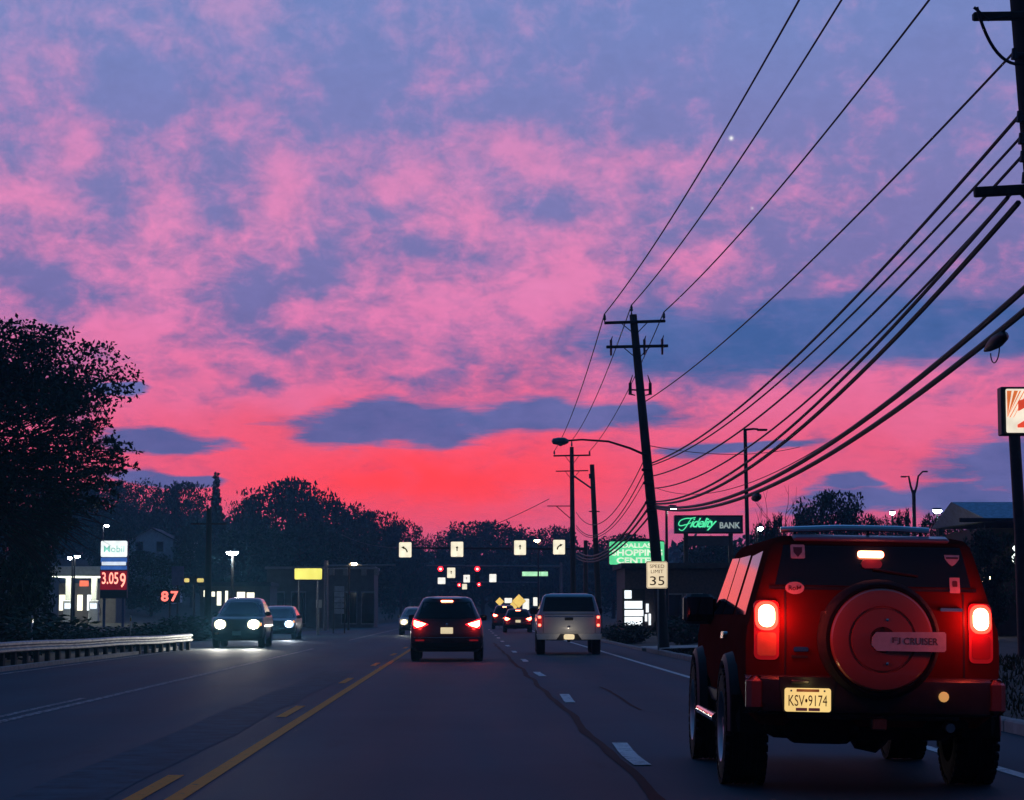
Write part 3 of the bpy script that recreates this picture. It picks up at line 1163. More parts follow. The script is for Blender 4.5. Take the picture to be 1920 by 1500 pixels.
for s in (-1, 1):
    b_ = MB(); p = p2(722) + Vector((s * .30, -.1, 0))
    b_.tube([p2(730) + Vector((0, -.1, 0)), p + Vector((0, 0, -.12)), p + Vector((s * .03, 0, .0))], [.03, .03, .03], 6)
    b_.tube([p + Vector((s * .02, 0, -.28)), p + Vector((s * .02, 0, .1))], [.055, .05], 8)
    b_.tube([p + Vector((s * .02, 0, .1)), p + Vector((-s * .06, 0, .36))], [.03, .012], 6)
    b_.tube([p + Vector((s * .02, 0, -.26)), p + Vector((-s * .14, 0, -.3))], [.03, .02], 6)
    b_.build('arrester', M_DARKST, t2, smooth=True)
# street light arm over the road, unlit head
pa = p2(853)
apts = [pa + Vector((0, -.1, 0)), pa + Vector((-.55, -.3, .22)), pa + Vector((-1.25, -.5, .42)), pa + Vector((-2.1, -.7, .46)), pa + Vector((-2.55, -.8, .42))]
MB().tube(apts, [.04, .038, .034, .03, .03], 8).build('lamp_arm', M_DARKST, t2, smooth=True)
hb = MB()
hb.lathe([(0, .02), (.04, .09), (.2, .12), (.4, .12), (.52, .06), (.55, .0)], Vector((-3.06, -.8, .40)) + pa, 'x', 12)
o = hb.build('lamp_head', M_GALV, t2, smooth=True)
MB().lathe([(-.09, .0), (-.07, .06), (-.02, .10), (0, .10)], Vector((-2.78, -.8, .33)) + pa, 'z', 12).build('lens', mat('lamp_lens', (.3, .3, .28), .2, var=.1), o, smooth=True)
# clamps where the lower cables meet the pole
for py in (880, 905, 942, 958):
    MB().box(p2(py) + Vector((-.05, -.19, 0)), (.34, .12, .09), ch=.02).build('cable_clamp', M_DARKST, t2)

# third pole and its short neighbour
P3b, P3t = Vector((5.75, 122, .1)), at(1072, 838, 122)
t3, ax3, on3 = pole_thing('utility pole beyond the leaning one, a short bracing pole beside it', P3b, P3t, .17, .11)


def p3(py):
    return ax3 * ((at(0, py, 122).z - P3b.z) / ax3.z)


TIP3 = []
for py, half in ((853, 1.03), (882, .9)):
    arm(t3, p3(py) + Vector((0, -.15, 0)), half, -.02, sx=.1, hy=.085 if py < 860 else .06)
    for s in (-1, 1):
        brace(t3, p3(py) + Vector((s * .4, -.18, 0)), p3(py + 18) + Vector((0, -.12, 0)))
for s in (-.98, .98):
    b_ = MB(); p = p3(853) + Vector((s, -.15, .03)); insulator(b_, p, .24); b_.build('insulator', M_PORC, t3, smooth=True)
    TIP3.append(P3b + p + Vector((0, 0, .22)))
b_ = MB(); p = ax3 + Vector((0, 0, .0)); insulator(b_, p, .4); b_.build('insulator', M_PORC, t3, smooth=True)
TIP3.insert(1, P3b + p + Vector((0, 0, .36)))
brace(t3, p3(890) + Vector((.05, 0, 0)), p3(918) + Vector((.98, -1.8, 0)), .05)
arm(t3, p3(948) + Vector((-.75, -.12, 0)), .65, .0, sx=.06, hy=.05)
brace(t3, p3(948) + Vector((-.9, -.12, 0)), p3(972) + Vector((-.1, -.12, 0)), .025)
P4b, P4t = Vector((6.85, 116, .1)), at(1110, 871, 116)
t4, ax4, on4 = pole_thing('short bare pole standing right beside the third utility pole', P4b, P4t, .17, .12)
b_ = MB(); b_.tube([ax4 * .93 + Vector((-.14, -.1, -.12)), ax4 * .93 + Vector((-.14, -.1, .12))], .06, 8); b_.build('bracket', M_DARKST, t4)
arm(t4, ax4 * .72 + Vector((0, -.12, 0)), .28, 0, name='bracket', sx=.06, hy=.06)
# dark pole on the left among the trees
p = at(392, 960, 100)
t5 = thing('utility_pole', 'dark plain pole left of the bright street lamp, against the hillside', 'utility pole', (p.x, 100, ground_z(p.x, 100)), 0, 'utility poles left of the road')
MB().tube([(0, 0, -.3), (0, 0, p.z + .2)], [.17, .12], 10).build('shaft', M_WOODPOLE, t5, smooth=True)
arm(t5, Vector((0, -.14, p.z - .5)), .8, 0)

# ------------------------------------------------------------------ overhead lines
def wire(label, a, b2, sag, r, cat='cable', name='overhead_cable', extra=None, group='overhead cables between the poles'):
    a, b2 = Vector(a), Vector(b2)
    b_ = MB()
    n = 26
    pts = []
    for k in range(n + 1):
        f = k / n
        q = a.lerp(b2, f)
        q.z -= sag * 4 * f * (1 - f)
        pts.append(q)
    b_.tube(pts, r, 6)
    o = b_.build(name, M_CABLE, None, smooth=True)
    tag(o, label, cat, group)
    return o, pts


def P1w(z, dx_=-.2, dy_=-.2):
    return P1b + p1(z) + Vector((dx_, dy_, 0))


def P2w(py, dx_=0.0, dy_=-.25):
    return P2b + p2(py) + Vector((dx_, dy_, 0))


def P3w(py, dx_=0.0):
    return P3b + p3(py) + Vector((dx_, -.2, 0))


# primary lines, near pole to leaning pole
wire('highest thin line, leftmost where it leaves the top of the picture', (5.24, 25.2, 10.9), TIP2[0], .42, 0.019)
wire('thin line second from the left at the top of the picture', (6.12, 25.2, 11.3), TIP2[1], .45, 0.019)
wire('thin line third from the left at the top of the picture', (7.32, 25.2, 10.95), TIP2[2], .42, 0.019)
wire('thin line from the top bracket of the near pole down to the leaning pole', P1w(7.70), P2w(752, .1), .35, 0.016)
wire('upper of three close cables below the top bracket of the near pole', P1w(6.95), P2w(868, .1), .62, 0.023)
wire('middle of three close cables below the top bracket of the near pole', P1w(6.70), P2w(872, .1), .62, 0.018)
wire('lower of three close cables below the top bracket of the near pole', P1w(6.48), P2w(892, .1), .70, 0.020)
wire('upper cable running just under the lower crossarm of the near pole', P1w(6.05, -.35), P2w(915, .1), .80, 0.019)
wire('cable clipped under the tip of the lower crossarm, above the thick bundle', P1w(5.98, -.42), P2w(940, .12), .86, 0.027)
wire('thick bundled cable under the lower crossarm of the near pole', P1w(5.92, -.3), P2w(944, .1), .92, 0.035)
wire('faint thin drop wire right of the thick bundles', P1w(5.3, .1), P2w(915, .2), 1.1, 0.009)
wire('thick black cable, second lowest, sagging from the right edge', P1w(5.22, .05), P2w(948, .1), .92, 0.041)
o, pts = wire('lowest thick black cable with splice cases, sagging from the right edge', P1w(4.92, .0), P2w(952, .1), .88, 0.041)


def splice(label, pts, f, L, r, loop):
    k = int(f * (len(pts) - 2))
    a, b2 = pts[k], pts[k + 1]
    d = (b2 - a).normalized()
    c = a.lerp(b2, .5) - Vector((0, 0, r * 1.1))
    b_ = MB()
    b_.tube([c - d * L * .5, c - d * L * .42, c - d * L * .1, c + d * L * .3, c + d * L * .5], [.02, r * .8, r, r * .6, .02], 10)
    t = thing('splice_case', label, 'splice case', (0, 0, 0))
    b_.build('case', M_BLACKPL, t, smooth=True)
    if loop:
        lp = []
        for q in range(11):
            an = math.pi * q / 10
            lp.append(c + d * math.cos(an) * L * .22 + Vector((0, 0, -r - loop * math.sin(an))))
        MB().tube(lp, .008, 6).build('drip_loop', M_CABLE, t, smooth=True)


splice('black splice case with a drip loop on the lowest cable at the right edge', pts, .05, 1.0, .09, .16)
splice('small black splice case on the lowest cable near the street light with bent arm', pts, .55, .9, .10, 0)

# beyond the leaning pole
wire('thin line from the left end of the leaning pole crossarm down to the third pole', TIP2[0], TIP3[0], .5, 0.018)
wire('thin line from the top of the leaning pole down to the third pole', TIP2[1], TIP3[1], .5, 0.018)
wire('thin line from the right end of the leaning pole crossarm down to the third pole', TIP2[2], TIP3[2], .5, 0.018)
wire('cable from the leaning pole below its lamp arm, topmost of the curved bunch', P2w(860, -.1), P3w(960, .2), 1.3, 0.018)
wire('cable from the leaning pole below its lamp arm, second of the curved bunch', P2w(880, -.1), P3w(985, .2), 1.2, 0.020)
wire('cable from the leaning pole below its lamp arm, third of the curved bunch', P2w(895, -.1), P3w(990, .2), 1.1, 0.016)
wire('upper thick cable dropping from the leaning pole behind the shopping centre sign', P2w(935, -.1), P3w(1032, .2), .9, 0.038)
wire('middle thick cable dropping from the leaning pole behind the shopping centre sign', P2w(950, -.1), P3w(1040, .2), .8, 0.038)
wire('lower thick cable dropping from the leaning pole behind the shopping centre sign', P2w(966, -.1), P3w(1046, .2), .7, 0.032)
wire('long thin line crossing the road from the third pole to the left hillside', P3w(935, -1.3), at(640, 1002, 240), 2.0, 0.019)
wire('thin cable from the pole tops to the street light with the bent arm', P2w(835, .1), at(1500, 838, 95), .3, 0.014)

# ------------------------------------------------------------------ street lights
LAMPW = glow('lamp_white', (1.0, .98, .92), 160.0)
LAMPC = glow('lamp_cool', (.86, .95, 1.0), 110.0)
LAMPA = glow('lamp_amber', (1.0, .72, .38), 80.0)


def lamp_post(label, px, py, Y, arm_dx=.6, lens=LAMPW, r=.16, lit=True, power=0.0, col=(1, .95, .85), name='street_light', lens_name='lens'):
    p = at(px, py, Y)
    gz = ground_z(p.x, Y)
    bx = p.x - arm_dx
    t = thing(name, label, 'street light', (bx, Y, gz), 0, 'street lights')
    h = p.z - gz
    MB().tube([(0, 0, -.2), (0, 0, h * .5), (0, 0, h - .02)], [.09, .075, .055], 10).build('pole', M_DARKST, t, smooth=True)
    MB().box((0, 0, .02), (.3, .3, .06), ch=.01).build('base_plate', M_DARKST, t)
    if abs(arm_dx) > .05:
        s = 1 if arm_dx > 0 else -1
        MB().tube([(0, 0, h - .06), (s * .12, 0, h + .05), (arm_dx * .6, 0, h + .08), (arm_dx, 0, h + .07)], [.045, .04, .035, .03], 8).build('arm', M_DARKST, t, smooth=True)
    hd = MB()
    hd.lathe([(.10, .02), (.09, r * .9), (.04, r * 1.15), (.0, r * 1.1)], (arm_dx, 0, h), 'z', 14)
    hd = hd.build('lamp_head', M_DARKST, t, smooth=True)
    ln = MB()
    ln.lathe([(0, r), (-.06, r * .95), (-.13, r * .65), (-.17, .0)], (arm_dx, 0, h), 'z', 14)
    ln.build(lens_name, lens if lit else mat('lamp_lens', (.3, .3, .28), .2, var=.1), hd, smooth=True)
    if power:
        ld = bpy.data.lights.new('lamp_or_fill_light', 'POINT')
        ld.energy = power; ld.color = col; ld.shadow_soft_size = r
        lo = bpy.data.objects.new('lamp_or_fill_light', ld)
        COL.objects.link(lo); lo.parent = t; lo.location = (arm_dx, -.05, h - .3)
    return t


# unlit bent-arm light in front of the bank sign
p = at(1397, 806, 92)
gz = ground_z(p.x, 92)
t = thing('street_light', 'tall unlit street light with a short bent arm, behind the sagging cables', 'street light', (p.x, 92, gz), 0, 'street lights')
h = p.z - gz
MB().tube([(0.09, 0, -.2), (.05, 0, h * .5), (0, 0, h)], [.11, .09, .075], 10).build('pole', M_DARKST, t, smooth=True)
MB().tube([(-.06, 0, h), (.35, 0, h + .04), (.55, 0, h + .03)], [.05, .045, .04], 8).build('arm', M_DARKST, t, smooth=True)
MB().box((.72, 0, h), (.44, .2, .09), ch=.03).build('lamp_head', M_DARKST, t)
lamp_post('lit lamp on a slim post just right of the leaning utility pole', 1263, 951, 98, .32, LAMPW, .13)
lamp_post('brightest white street lamp, on the left above the oncoming cars', 436, 1035, 112, 0.0, LAMPW, .30, power=420, col=(.95, 1, .92))
lamp_post('amber lamp beside the left signal arm, right of the yellow sign', 664, 1056, 150, .35, LAMPA, .20)
lamp_post('white lamp above and between the two straight arrow signs and bent arrow sign', 1007, 1013, 190, -.1, LAMPA, .24)
lamp_post('white lamp high over the fuel sign, on the dark hillside', 200, 985, 190, .3, LAMPC, .20)
lamp_post('left one of two white lamps left of the fuel sign', 131, 1045, 165, -.2, LAMPC, .15)
lamp_post('right one of two white lamps left of the fuel sign', 145, 1042, 163, .2, LAMPC, .2)
lamp_post('small white lamp in the trees right of the bank sign', 1426, 989, 112, .2, LAMPC, .13)
lamp_post('white lamp left of the twin-armed light pole above the red off-roader', 1673, 960, 120, .0, LAMPC, .14)
lamp_post('large white lamp between the twin-armed pole and the blue roof', 1757, 956, 105, .0, LAMPC, .22)
lamp_post('small lamp low on the right, behind the speed sign post', 1243, 1157, 125, .2, LAMPW, .16)
lamp_post('left one of two small lamps between speed sign and shopping centre sign', 1259, 1064, 150, -.1, LAMPC, .10)
lamp_post('right one of two small lamps between speed sign and shopping centre sign', 1267, 1064, 151, .1, LAMPC, .10)
# twin-armed pole
p = at(1713, 905, 118)
gz = ground_z(p.x, 118)
t = thing('light_pole', 'twin-armed unlit light pole on the right skyline', 'light pole', (p.x, 118, gz), 0)
h = p.z - gz - .4
MB().tube([(0, 0, -.2), (0, 0, h)], [.12, .1], 10).build('pole', M_DARKST, t, smooth=True)
for s, dxh in ((-1, .42), (1, .5)):
    MB().tube([(0, 0, h - .3), (s * .16, 0, h + .2), (s * .26, 0, h + .75), (s * dxh, 0, h + (.72 if s < 0 else 1.0))], [.07, .06, .05, .04], 8).build('arm', M_DARKST, t, smooth=True)
    MB().box((s * (dxh + .12), 0, h + (.72 if s < 0 else 1.0)), (.3, .18, .08), ch=.02).build('lamp_head', M_DARKST, t)

# ------------------------------------------------------------------ lane-use signs on the overhead gantry
SIGNW = glow('sign_cream_headlight_glow', (1.0, .90, .66), 1.05)  # reflective sign faces: emission stands in for headlight reflection
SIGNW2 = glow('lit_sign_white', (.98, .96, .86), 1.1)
ARROW = mat('arrow_brown', (.10, .03, .005), .7, var=.1)
ARROWY = mat('arrow_ochre', (.42, .22, .02), .7, var=.1)
YG = 130.0


def panel(name, w, h, r, y0, d, matl, parent, cz=0.0, cx=0.0):
    b_ = MB()
    b_.prism(rrect(cx, cz, w, h, r), xz(y0), 0, d)
    return b_.build(name, matl, parent)


gy0 = at(745, 1029, YG); gy1 = at(1098, 1029, YG)
gt = thing('sign_gantry', 'overhead sign arm across the road that carries the four arrow signs', 'sign gantry', (gy1.x, YG, ground_z(gy1.x, YG)))
hz = gy1.z - ground_z(gy1.x, YG)
MB().tube([(0, 0, -.3), (0, 0, hz + .5)], [.16, .11], 12).build('pole', M_DARKST, gt, smooth=True)
MB().tube([(0, 0, hz), (gy0.x - gy1.x, 0, hz + .05)], [.085, .06], 10).build('arm', M_DARKST, gt, smooth=True)
MB().box((0, 0, .05), (.5, .5, .1), ch=.02).build('base_plate', M_DARKST, gt)


def arrow(parent, kind, matl, s=1.0, y=-.026):
    b_ = MB()
    if kind == 'up':
        b_.prism([(-.035, -.12), (.035, -.12), (.035, .08), (-.035, .08)], xz(y), 0, .004)
        b_.prism([(-.10, .075), (.10, .075), (.0, .21)], xz(y - .001), 0, .005)
    else:
        sg = -1 if kind == 'left' else 1
        out, inn = [], []
        for k in range(9):
            a = R(180 - 75 * k / 8)
            cx, cz = .24, -.16
            out.append((sg * (cx - .06 + .34 * math.cos(a)), cz + .34 * math.sin(a)))
            inn.append((sg * (cx - .06 + .25 * math.cos(a)), cz + .25 * math.sin(a)))
        pl = out + inn[::-1]
        b_.prism(pl if sg > 0 else pl[::-1], xz(y), 0, .004)
        b_.prism([(sg * .06, .23), (sg * .07, .03), (sg * .26, .16)], xz(y - .001), 0, .005)
    o = b_.build('arrow', matl, parent)
    o.scale = (s, 1, s)
    return o


def emissive_sign(name, label, cat, px, py, Y, wpx, hpx, face=SIGNW, kind=None, amat=ARROW, group=None, hang=None, r=.06):
    p = at(px, py, Y)
    w, h = m_px(wpx, Y), m_px(hpx, Y)
    t = thing(name, label, cat, (p.x, Y - .16, p.z), 0, group)
    panel('cabinet', w + .05, h + .05, r, .0, .10, M_SIGNBACK, t)
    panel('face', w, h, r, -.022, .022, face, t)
    if kind:
        arrow(t, kind, amat, h / .95)
    if hang:
        MB().box((0, .13, h * .25), (w * .5, .06, .08)).build('bracket', M_DARKST, t)
    return t


emissive_sign('lane_sign', 'leftmost cream arrow sign, bent left, on the overhead arm', 'lane sign', 760, 1031, YG, 23, 28, SIGNW, 'left', ARROWY, 'arrow signs on the overhead arm', True)
emissive_sign('lane_sign', 'first straight-ahead cream arrow sign from the left on the overhead arm', 'lane sign', 857, 1030, YG, 23, 28, SIGNW, 'up', ARROW, 'arrow signs on the overhead arm', True)
emissive_sign('lane_sign', 'second straight-ahead cream arrow sign from the left on the overhead arm', 'lane sign', 975, 1027, YG, 22, 27, SIGNW, 'up', ARROW, 'arrow signs on the overhead arm', True)
emissive_sign('lane_sign', 'rightmost cream arrow sign, bent right, on the overhead arm', 'lane sign', 1048, 1026, YG, 22, 27, SIGNW, 'right', ARROW, 'arrow signs on the overhead arm', True)

# ------------------------------------------------------------------ traffic signals, two junctions
RED_LENS = glow('signal_red', (1.0, .010, .016), 12.0)
RED_CORE = glow('signal_red_core', (1.0, .22, .16), 14.0)
DIM_LENS = mat('signal_dim', (.02, .018, .01), .3, var=.1)


def mast(label, xpole, Y, px0, py, group='signal arms'):
    a = at(px0, py, Y)
    gz = ground_z(xpole, Y)
    t = thing('signal_mast', label, 'signal mast', (xpole, Y, gz), 0, group)
    h = a.z - gz
    MB().tube([(0, 0, -.3), (0, 0, h + .4)], [.17, .12], 10).build('pole', M_GALV, t, smooth=True)
    MB().tube([(0, 0, h), (a.x - xpole, 0, h + .1)], [.11, .06], 10).build('arm', M_GALV, t, smooth=True)
    return t


def signal(label, px, py, Y, s=1.0):
    p = at(px, py, Y)      # the red lens
    t = thing('traffic_light', label, 'traffic light', (p.x, Y - .25, p.z), 0, 'red traffic lights over the road')
    MB().box((0, .1, -.50), (.46, .2, 1.60), ch=.05).build('housing', M_BLACKPL, t)
    for k in range(3):
        z = -.52 * k
        lo_ = MB().lathe([(-.03, 0), (-.025, .14), (0, .24)], (0, 0, z), 'y', 14).build('lens', RED_LENS if k == 0 else DIM_LENS, t, smooth=True)
        if k == 0:
            MB().lathe([(-.045, 0), (-.04, .07), (-.02, .11)], (0, 0, z), 'y', 12).build('lens_core', RED_CORE, lo_, smooth=True)
        v = MB()
        pts_o = [(math.cos(R(a)) * .285, math.sin(R(a)) * .285) for a in range(-20, 201, 20)]
        pts_i = [(math.cos(R(a)) * .25, math.sin(R(a)) * .25) for a in range(200, -21, -20)]
        v.prism(pts_o + pts_i, xz(-.2), 0, .2)
        o = v.build('visor', M_BLACKPL if k else mat('visor_glow_red', (.30, .01, .01), .5, var=.1, emit=(1, .01, .02), estr=2.0), t); o.location = (0, 0, z)  # top visor emits: lens light and halo put into its colour
    MB().tube([(0, .1, .18), (0, .18, .4)], .03, 6).build('hanger', M_DARKST, t)
    return t


YJ, YK = 222.0, 345.0
mast('signal arm at the first junction, carrying the green street name sign', at(1052, 1148, YJ).x, YJ, 800, 1062)
mast('far signal arm at the second junction, low behind the first red lights', at(1010, 1148, YK).x, YK, 845, 1092)
signal('left one of the two higher red traffic lights', 826, 1067, YJ)
signal('right one of the two higher red traffic lights', 895, 1067, YJ)
signal('left one of the two lower, farther red traffic lights', 861, 1097, YK)
signal('right one of the two lower, farther red traffic lights', 898, 1096, YK)
emissive_sign('junction_sign', 'tall cream sign right of the left higher red light', 'road sign', 846, 1074, YJ, 15, 19, SIGNW, 'up', ARROWY, 'small signs by the red lights', True)
emissive_sign('junction_sign', 'small white sign just below the left higher red light', 'road sign', 828, 1089, YJ - 4, 14, 12, SIGNW2, None, None, 'small signs by the red lights', True)
emissive_sign('junction_sign', 'white sign between the two pairs of red lights, with a dark mark', 'road sign', 875, 1085, YJ + 30, 12, 14, SIGNW2, 'up', ARROW, 'small signs by the red lights', True)
emissive_sign('junction_sign', 'white sign right of all the red lights', 'road sign', 924, 1084, YJ + 4, 13, 15, SIGNW2, None, None, 'small signs by the red lights', True)
emissive_sign('junction_sign', 'tiny cream sign beside the left lower red light', 'road sign', 871, 1100, YK - 2, 9, 10, SIGNW, None, None, 'small signs by the red lights', True)
# street name sign, lit green
p = at(1003, 1076, YJ - 3)
t = thing('street_name_sign', 'long glowing pale green street name sign left of the third pole', 'street sign', (p.x, YJ - 3, p.z))
panel('cabinet', m_px(50, YJ), m_px(11, YJ), .05, 0, .12, M_SIGNBACK, t)
panel('face', m_px(34, YJ), m_px(8, YJ), .03, -.03, .03, glow('lit_sign_green', (.50, 1.0, .58), .95), t, cx=-m_px(6.5, YJ))
panel('face', m_px(12.5, YJ), m_px(8, YJ), .03, -.03, .03, MATS['lit_sign_green'], t, cx=m_px(17.5, YJ))
MB().box((m_px(10, YJ), .2, .3), (.06, .3, .5)).build('bracket', M_DARKST, t)
# left signal arm with boxes, and the lit yellow sign
p = at(612, 1066, 150)
t = mast('thin signal arm on the left, running right from the yellow sign', p.x, 150, 742, 1062)
for i, px in enumerate((622, 648, 682, 706)):
    q = at(px, 1072, 149.7) - Vector((p.x, 150, ground_z(p.x, 150)))
    MB().box(q, (.34, .2, .5), ch=.03).build('signal_back', M_GALV, t)
YY = 118
p = at(578, 1076, YY)
t = thing('yellow_sign', 'glowing yellow box sign on two posts, left of the road', 'lit sign', (p.x, YY, ground_z(p.x, YY)))
h = p.z - ground_z(p.x, YY)
MB().box((0, .15, h), (m_px(54, YY), .24, m_px(24, YY)), ch=.03).build('cabinet', M_DARKST, t)
panel('face', m_px(51, YY), m_px(20.5, YY), .06, 0, .02, glow('lit_yellow', (.95, .86, .16), 1.0), t, cz=h)
for s in (-1, 1):
    MB().tube([(s * .5, .15, -.2), (s * .5, .15, h - .3)], .05, 8).build('post', M_GALV, t, smooth=True)

# ------------------------------------------------------------------ speed limit sign
YS = 64.0
p = at(1232, 1078, YS)
gz = ground_z(p.x, YS)
t = thing('speed_limit_sign', 'cream speed limit 35 sign on a thin pale post in front of the leaning pole', 'speed sign', (p.x, YS, gz))
h = p.z - gz
MB().box((0.03, .04, h * .5), (.05, .035, h + .3)).build('post', mat('post_pale', (.34, .32, .30), .5, metal=.3, var=.15), t)
panel('plate', .635, .80, .05, 0, .012, M_SIGNBACK, t, cz=h)
panel('face', .61, .775, .045, -.006, .006, glow('speed_sign_headlight_glow', (1.0, .80, .52), .86), t, cz=h)  # face is no lamp: reflected headlight glow put into its emission
SPT = mat('sign_brown', (.22, .10, .02), .6, var=.1)
bd = MB()
o_ = rrect(0, h, .585, .75, .04); i_ = rrect(0, h, .565, .73, .035)
for k in range(len(o_)):
    k2 = (k + 1) % len(o_)
    o = len(bd.v)
    bd.v += [(o_[k][0], -.009, o_[k][1]), (o_[k2][0], -.009, o_[k2][1]), (i_[k2][0], -.009, i_[k2][1]), (i_[k][0], -.009, i_[k][1])]
    bd.f.append((o, o + 1, o + 2, o + 3))
bd.build('border', SPT, t)
text('lettering', 'SPEED', .42, .10, SPT, t, (0, -.012, h + .25))
text('lettering', 'LIMIT', .36, .10, SPT, t, (0, -.012, h + .10))
for ch_, sx_ in (('3', -1), ('5', 1)):
    text('lettering', ch_, .18, .26, mat('sign_brown_dark', (.20, .08, .01), .6, var=.1), t, (sx_ * .12, -.012, h - .17))

# ------------------------------------------------------------------ bank sign
YB = 112.0
p = at(1329, 983, YB)
gz = ground_z(p.x, YB)
t = thing('bank_sign', 'dark slate box sign with glowing green script reading Fidelity BANK', 'shop sign', (p.x, YB, gz))
h = p.z - gz
w, hh = m_px(128, YB), m_px(34, YB)
MB().box((0, .3, h), (w, .6, hh), ch=.02).build('cabinet', mat('slate_panel', (.075, .10, .16), .6, var=.15, scale=2), t)
fr = MB()
for s in (-1, 1):
    fr.box((0, -.02, h + s * (hh / 2 - .03)), (w + .02, .05, .06))
    fr.box((s * (w / 2 - .03), -.02, h), (.06, .05, hh - .13))
fr.build('frame', M_DARKST, t)
GT = glow('lit_green_script', (.10, .95, .42), 1.0)
def sgn(cx_, cy_):
    return Vector(((cx_ - 937) / 12 * YB / FOC, -.04, h + (397 - cy_) / 12 * YB / FOC))


def smooth_pts(pp, n=5):
    out = []
    for i in range(len(pp) - 1):
        p0_, p1_, p2_, p3_ = pp[max(i - 1, 0)], pp[i], pp[i + 1], pp[min(i + 2, len(pp) - 1)]
        for k in range(n):
            u = k / n
            out.append(.5 * ((2 * p1_) + (p2_ - p0_) * u + (2 * p0_ - 5 * p1_ + 4 * p2_ - p3_) * u * u + (3 * p1_ - p0_ - 3 * p2_ + p3_) * u ** 3))
    return out + [pp[-1]]


for st_ in ([(640, 245), (540, 262), (420, 268), (320, 300), (262, 362), (262, 415), (310, 432), (400, 408)],
            [(545, 262), (480, 360), (410, 470), (350, 532), (295, 532), (262, 500)],
            [(395, 415), (470, 390), (540, 360)]):
    MB().tube(smooth_pts([sgn(*q_) for q_ in st_]), .026, 6).build('lettering', GT, t, smooth=True)
text('lettering', 'idelity', (1120 - 505) / 12 * YB / FOC, (535 - 255) / 12 * YB / FOC, GT, t, sgn(812, 395), shear=.5, bold=.012, space=.84)
text('lettering', 'BANK', w * .30, hh * .34, glow('lit_dim_white', (.50, .62, .60), .55), t, (w * .31, -.035, h - .05), bold=.02)
for s in (-1, 1):
    MB().box((s * w * .33, .3, h / 2 - hh * .25), (.22, .22, h - hh * .5 + .2), ch=.02).build('post', M_DARKST, t)
MB().box((0, .34, h - hh * .9), (w * .66, .2, .5), ch=.02).build('lower_panel', mat('slate_dark', (.05, .06, .09), .6, var=.2), t)

# ------------------------------------------------------------------ shopping centre sign
YC = 128.0
p = at(1194, 1037, YC)
gz = ground_z(p.x, YC)
t = thing('shopping_centre_sign', 'glowing green sign reading Dallas Shopping Center behind the leaning pole', 'shop sign', (p.x, YC, gz))
h = p.z - gz
w, hh = m_px(103, YC), m_px(43, YC)
MB().box((0, .26, h), (w + .06, .5, hh + .06), ch=.03).build('cabinet', M_DARKST, t)
panel('face', w, hh, .08, -.02, .02, glow('lit_green_face', (.12, .78, .34), .95), t, cz=h)
# arched top
ar = MB()
ar.prism([(-w * .5 + w * k / 12, hh * .5 + .05 + .16 * math.sin(math.pi * k / 12)) for k in range(13)] + [(w * .5, hh * .5 + .032), (-w * .5, hh * .5 + .032)], lambda a, b, d: Vector((a, d, b + h)), .02, .45)
ar.build('arched_top', M_DARKST, t)
LT = glow('lit_letter_mint', (.86, 1.0, .76), .95)
text('lettering', '• DALLAS •', w * .72, hh * .20, LT, t, (0, -.03, h + hh * .33), bold=.03)
text('lettering', 'SHOPPING', w * .92, hh * .28, LT, t, (.02, -.03, h + hh * .02), bold=.03)
text('lettering', 'CENTER', w * .74, hh * .26, LT, t, (0, -.03, h - hh * .32), bold=.03)
for s in (-1, 1):
    MB().box((s * w * .3, .26, (h - hh / 2) / 2), (.2, .2, h - hh / 2), ch=.02).build('post', M_DARKST, t)

# ------------------------------------------------------------------ pylon sign cut by the right edge
YP = 46.0
p = at(1878, 770, YP)
gz = ground_z(p.x + 1.0, YP)
t = thing('pylon_sign', 'lit white pylon sign with orange stripes cut off by the right edge', 'shop sign', (p.x + 1.05, YP, gz))
h = p.z - gz
w, hh = 2.1, m_px(92, YP)
MB().box((0, .2, h), (w, .34, hh), ch=.02).build('cabinet', M_DARKST, t)
panel('face', w - .16, hh - .10, .03, 0, .03, glow('lit_pylon_face', (1.0, .88, .70), .92), t, cz=h, cx=.02)
ORG = glow('lit_orange', (1.0, .22, .05), .75)
for k, (x0, w0) in enumerate(((-.93, .10), (-.78, .085), (-.66, .03), (-.57, .02), (-.49, .012))):
    top = h + hh / 2 - .09; bot = h - hh / 2 + .12
    xl = -w / 2 + .12
    pl = [(x0 + .0, top), (x0 + w0, top), (x0 + w0 - .32, bot + .25), (x0 - .32, bot + .25)]
    pl = [(max(xl, a), b) for a, b in pl]
    MB().prism(pl, xz(-.012), 0, .008).build('stripe', ORG, t)
text('lettering', '2', .85, hh * .62, glow('lit_red', (1.0, .09, .04), .75), t, (-.30, -.02, h - .04), bold=.05)
MB().tube([(-.62, .2, -.3), (-.66, .2, h * .5), (-.74, .2, h - hh / 2)], [.15, .13, .125], 12).build('post', M_DARKST, t, smooth=True)

# ------------------------------------------------------------------ warning signs and boards at the queue ahead
YW = 178.0
YEL = glow('lit_warning_yellow', (1.0, .66, .16), .95)


def diamond(label, px, py, size, Y):
    p = at(px, py, Y)
    gz = ground_z(p.x, Y)
    t = thing('warning_sign', label, 'warning sign', (p.x, Y, gz), 0, 'yellow warning signs ahead')
    h = p.z - gz
    s = m_px(size, Y) / 2
    MB().prism([(0, h + s), (s, h), (0, h - s), (-s, h)], xz(0), 0, .02).build('plate', M_SIGNBACK, t)
    MB().prism([(0, h + s * .95), (s * .95, h), (0, h - s * .95), (-s * .95, h)], xz(-.008), 0, .006).build('face', YEL, t)
    MB().box((0, .05, h / 2), (.07, .05, h)).build('post', M_GALV, t)
    return t


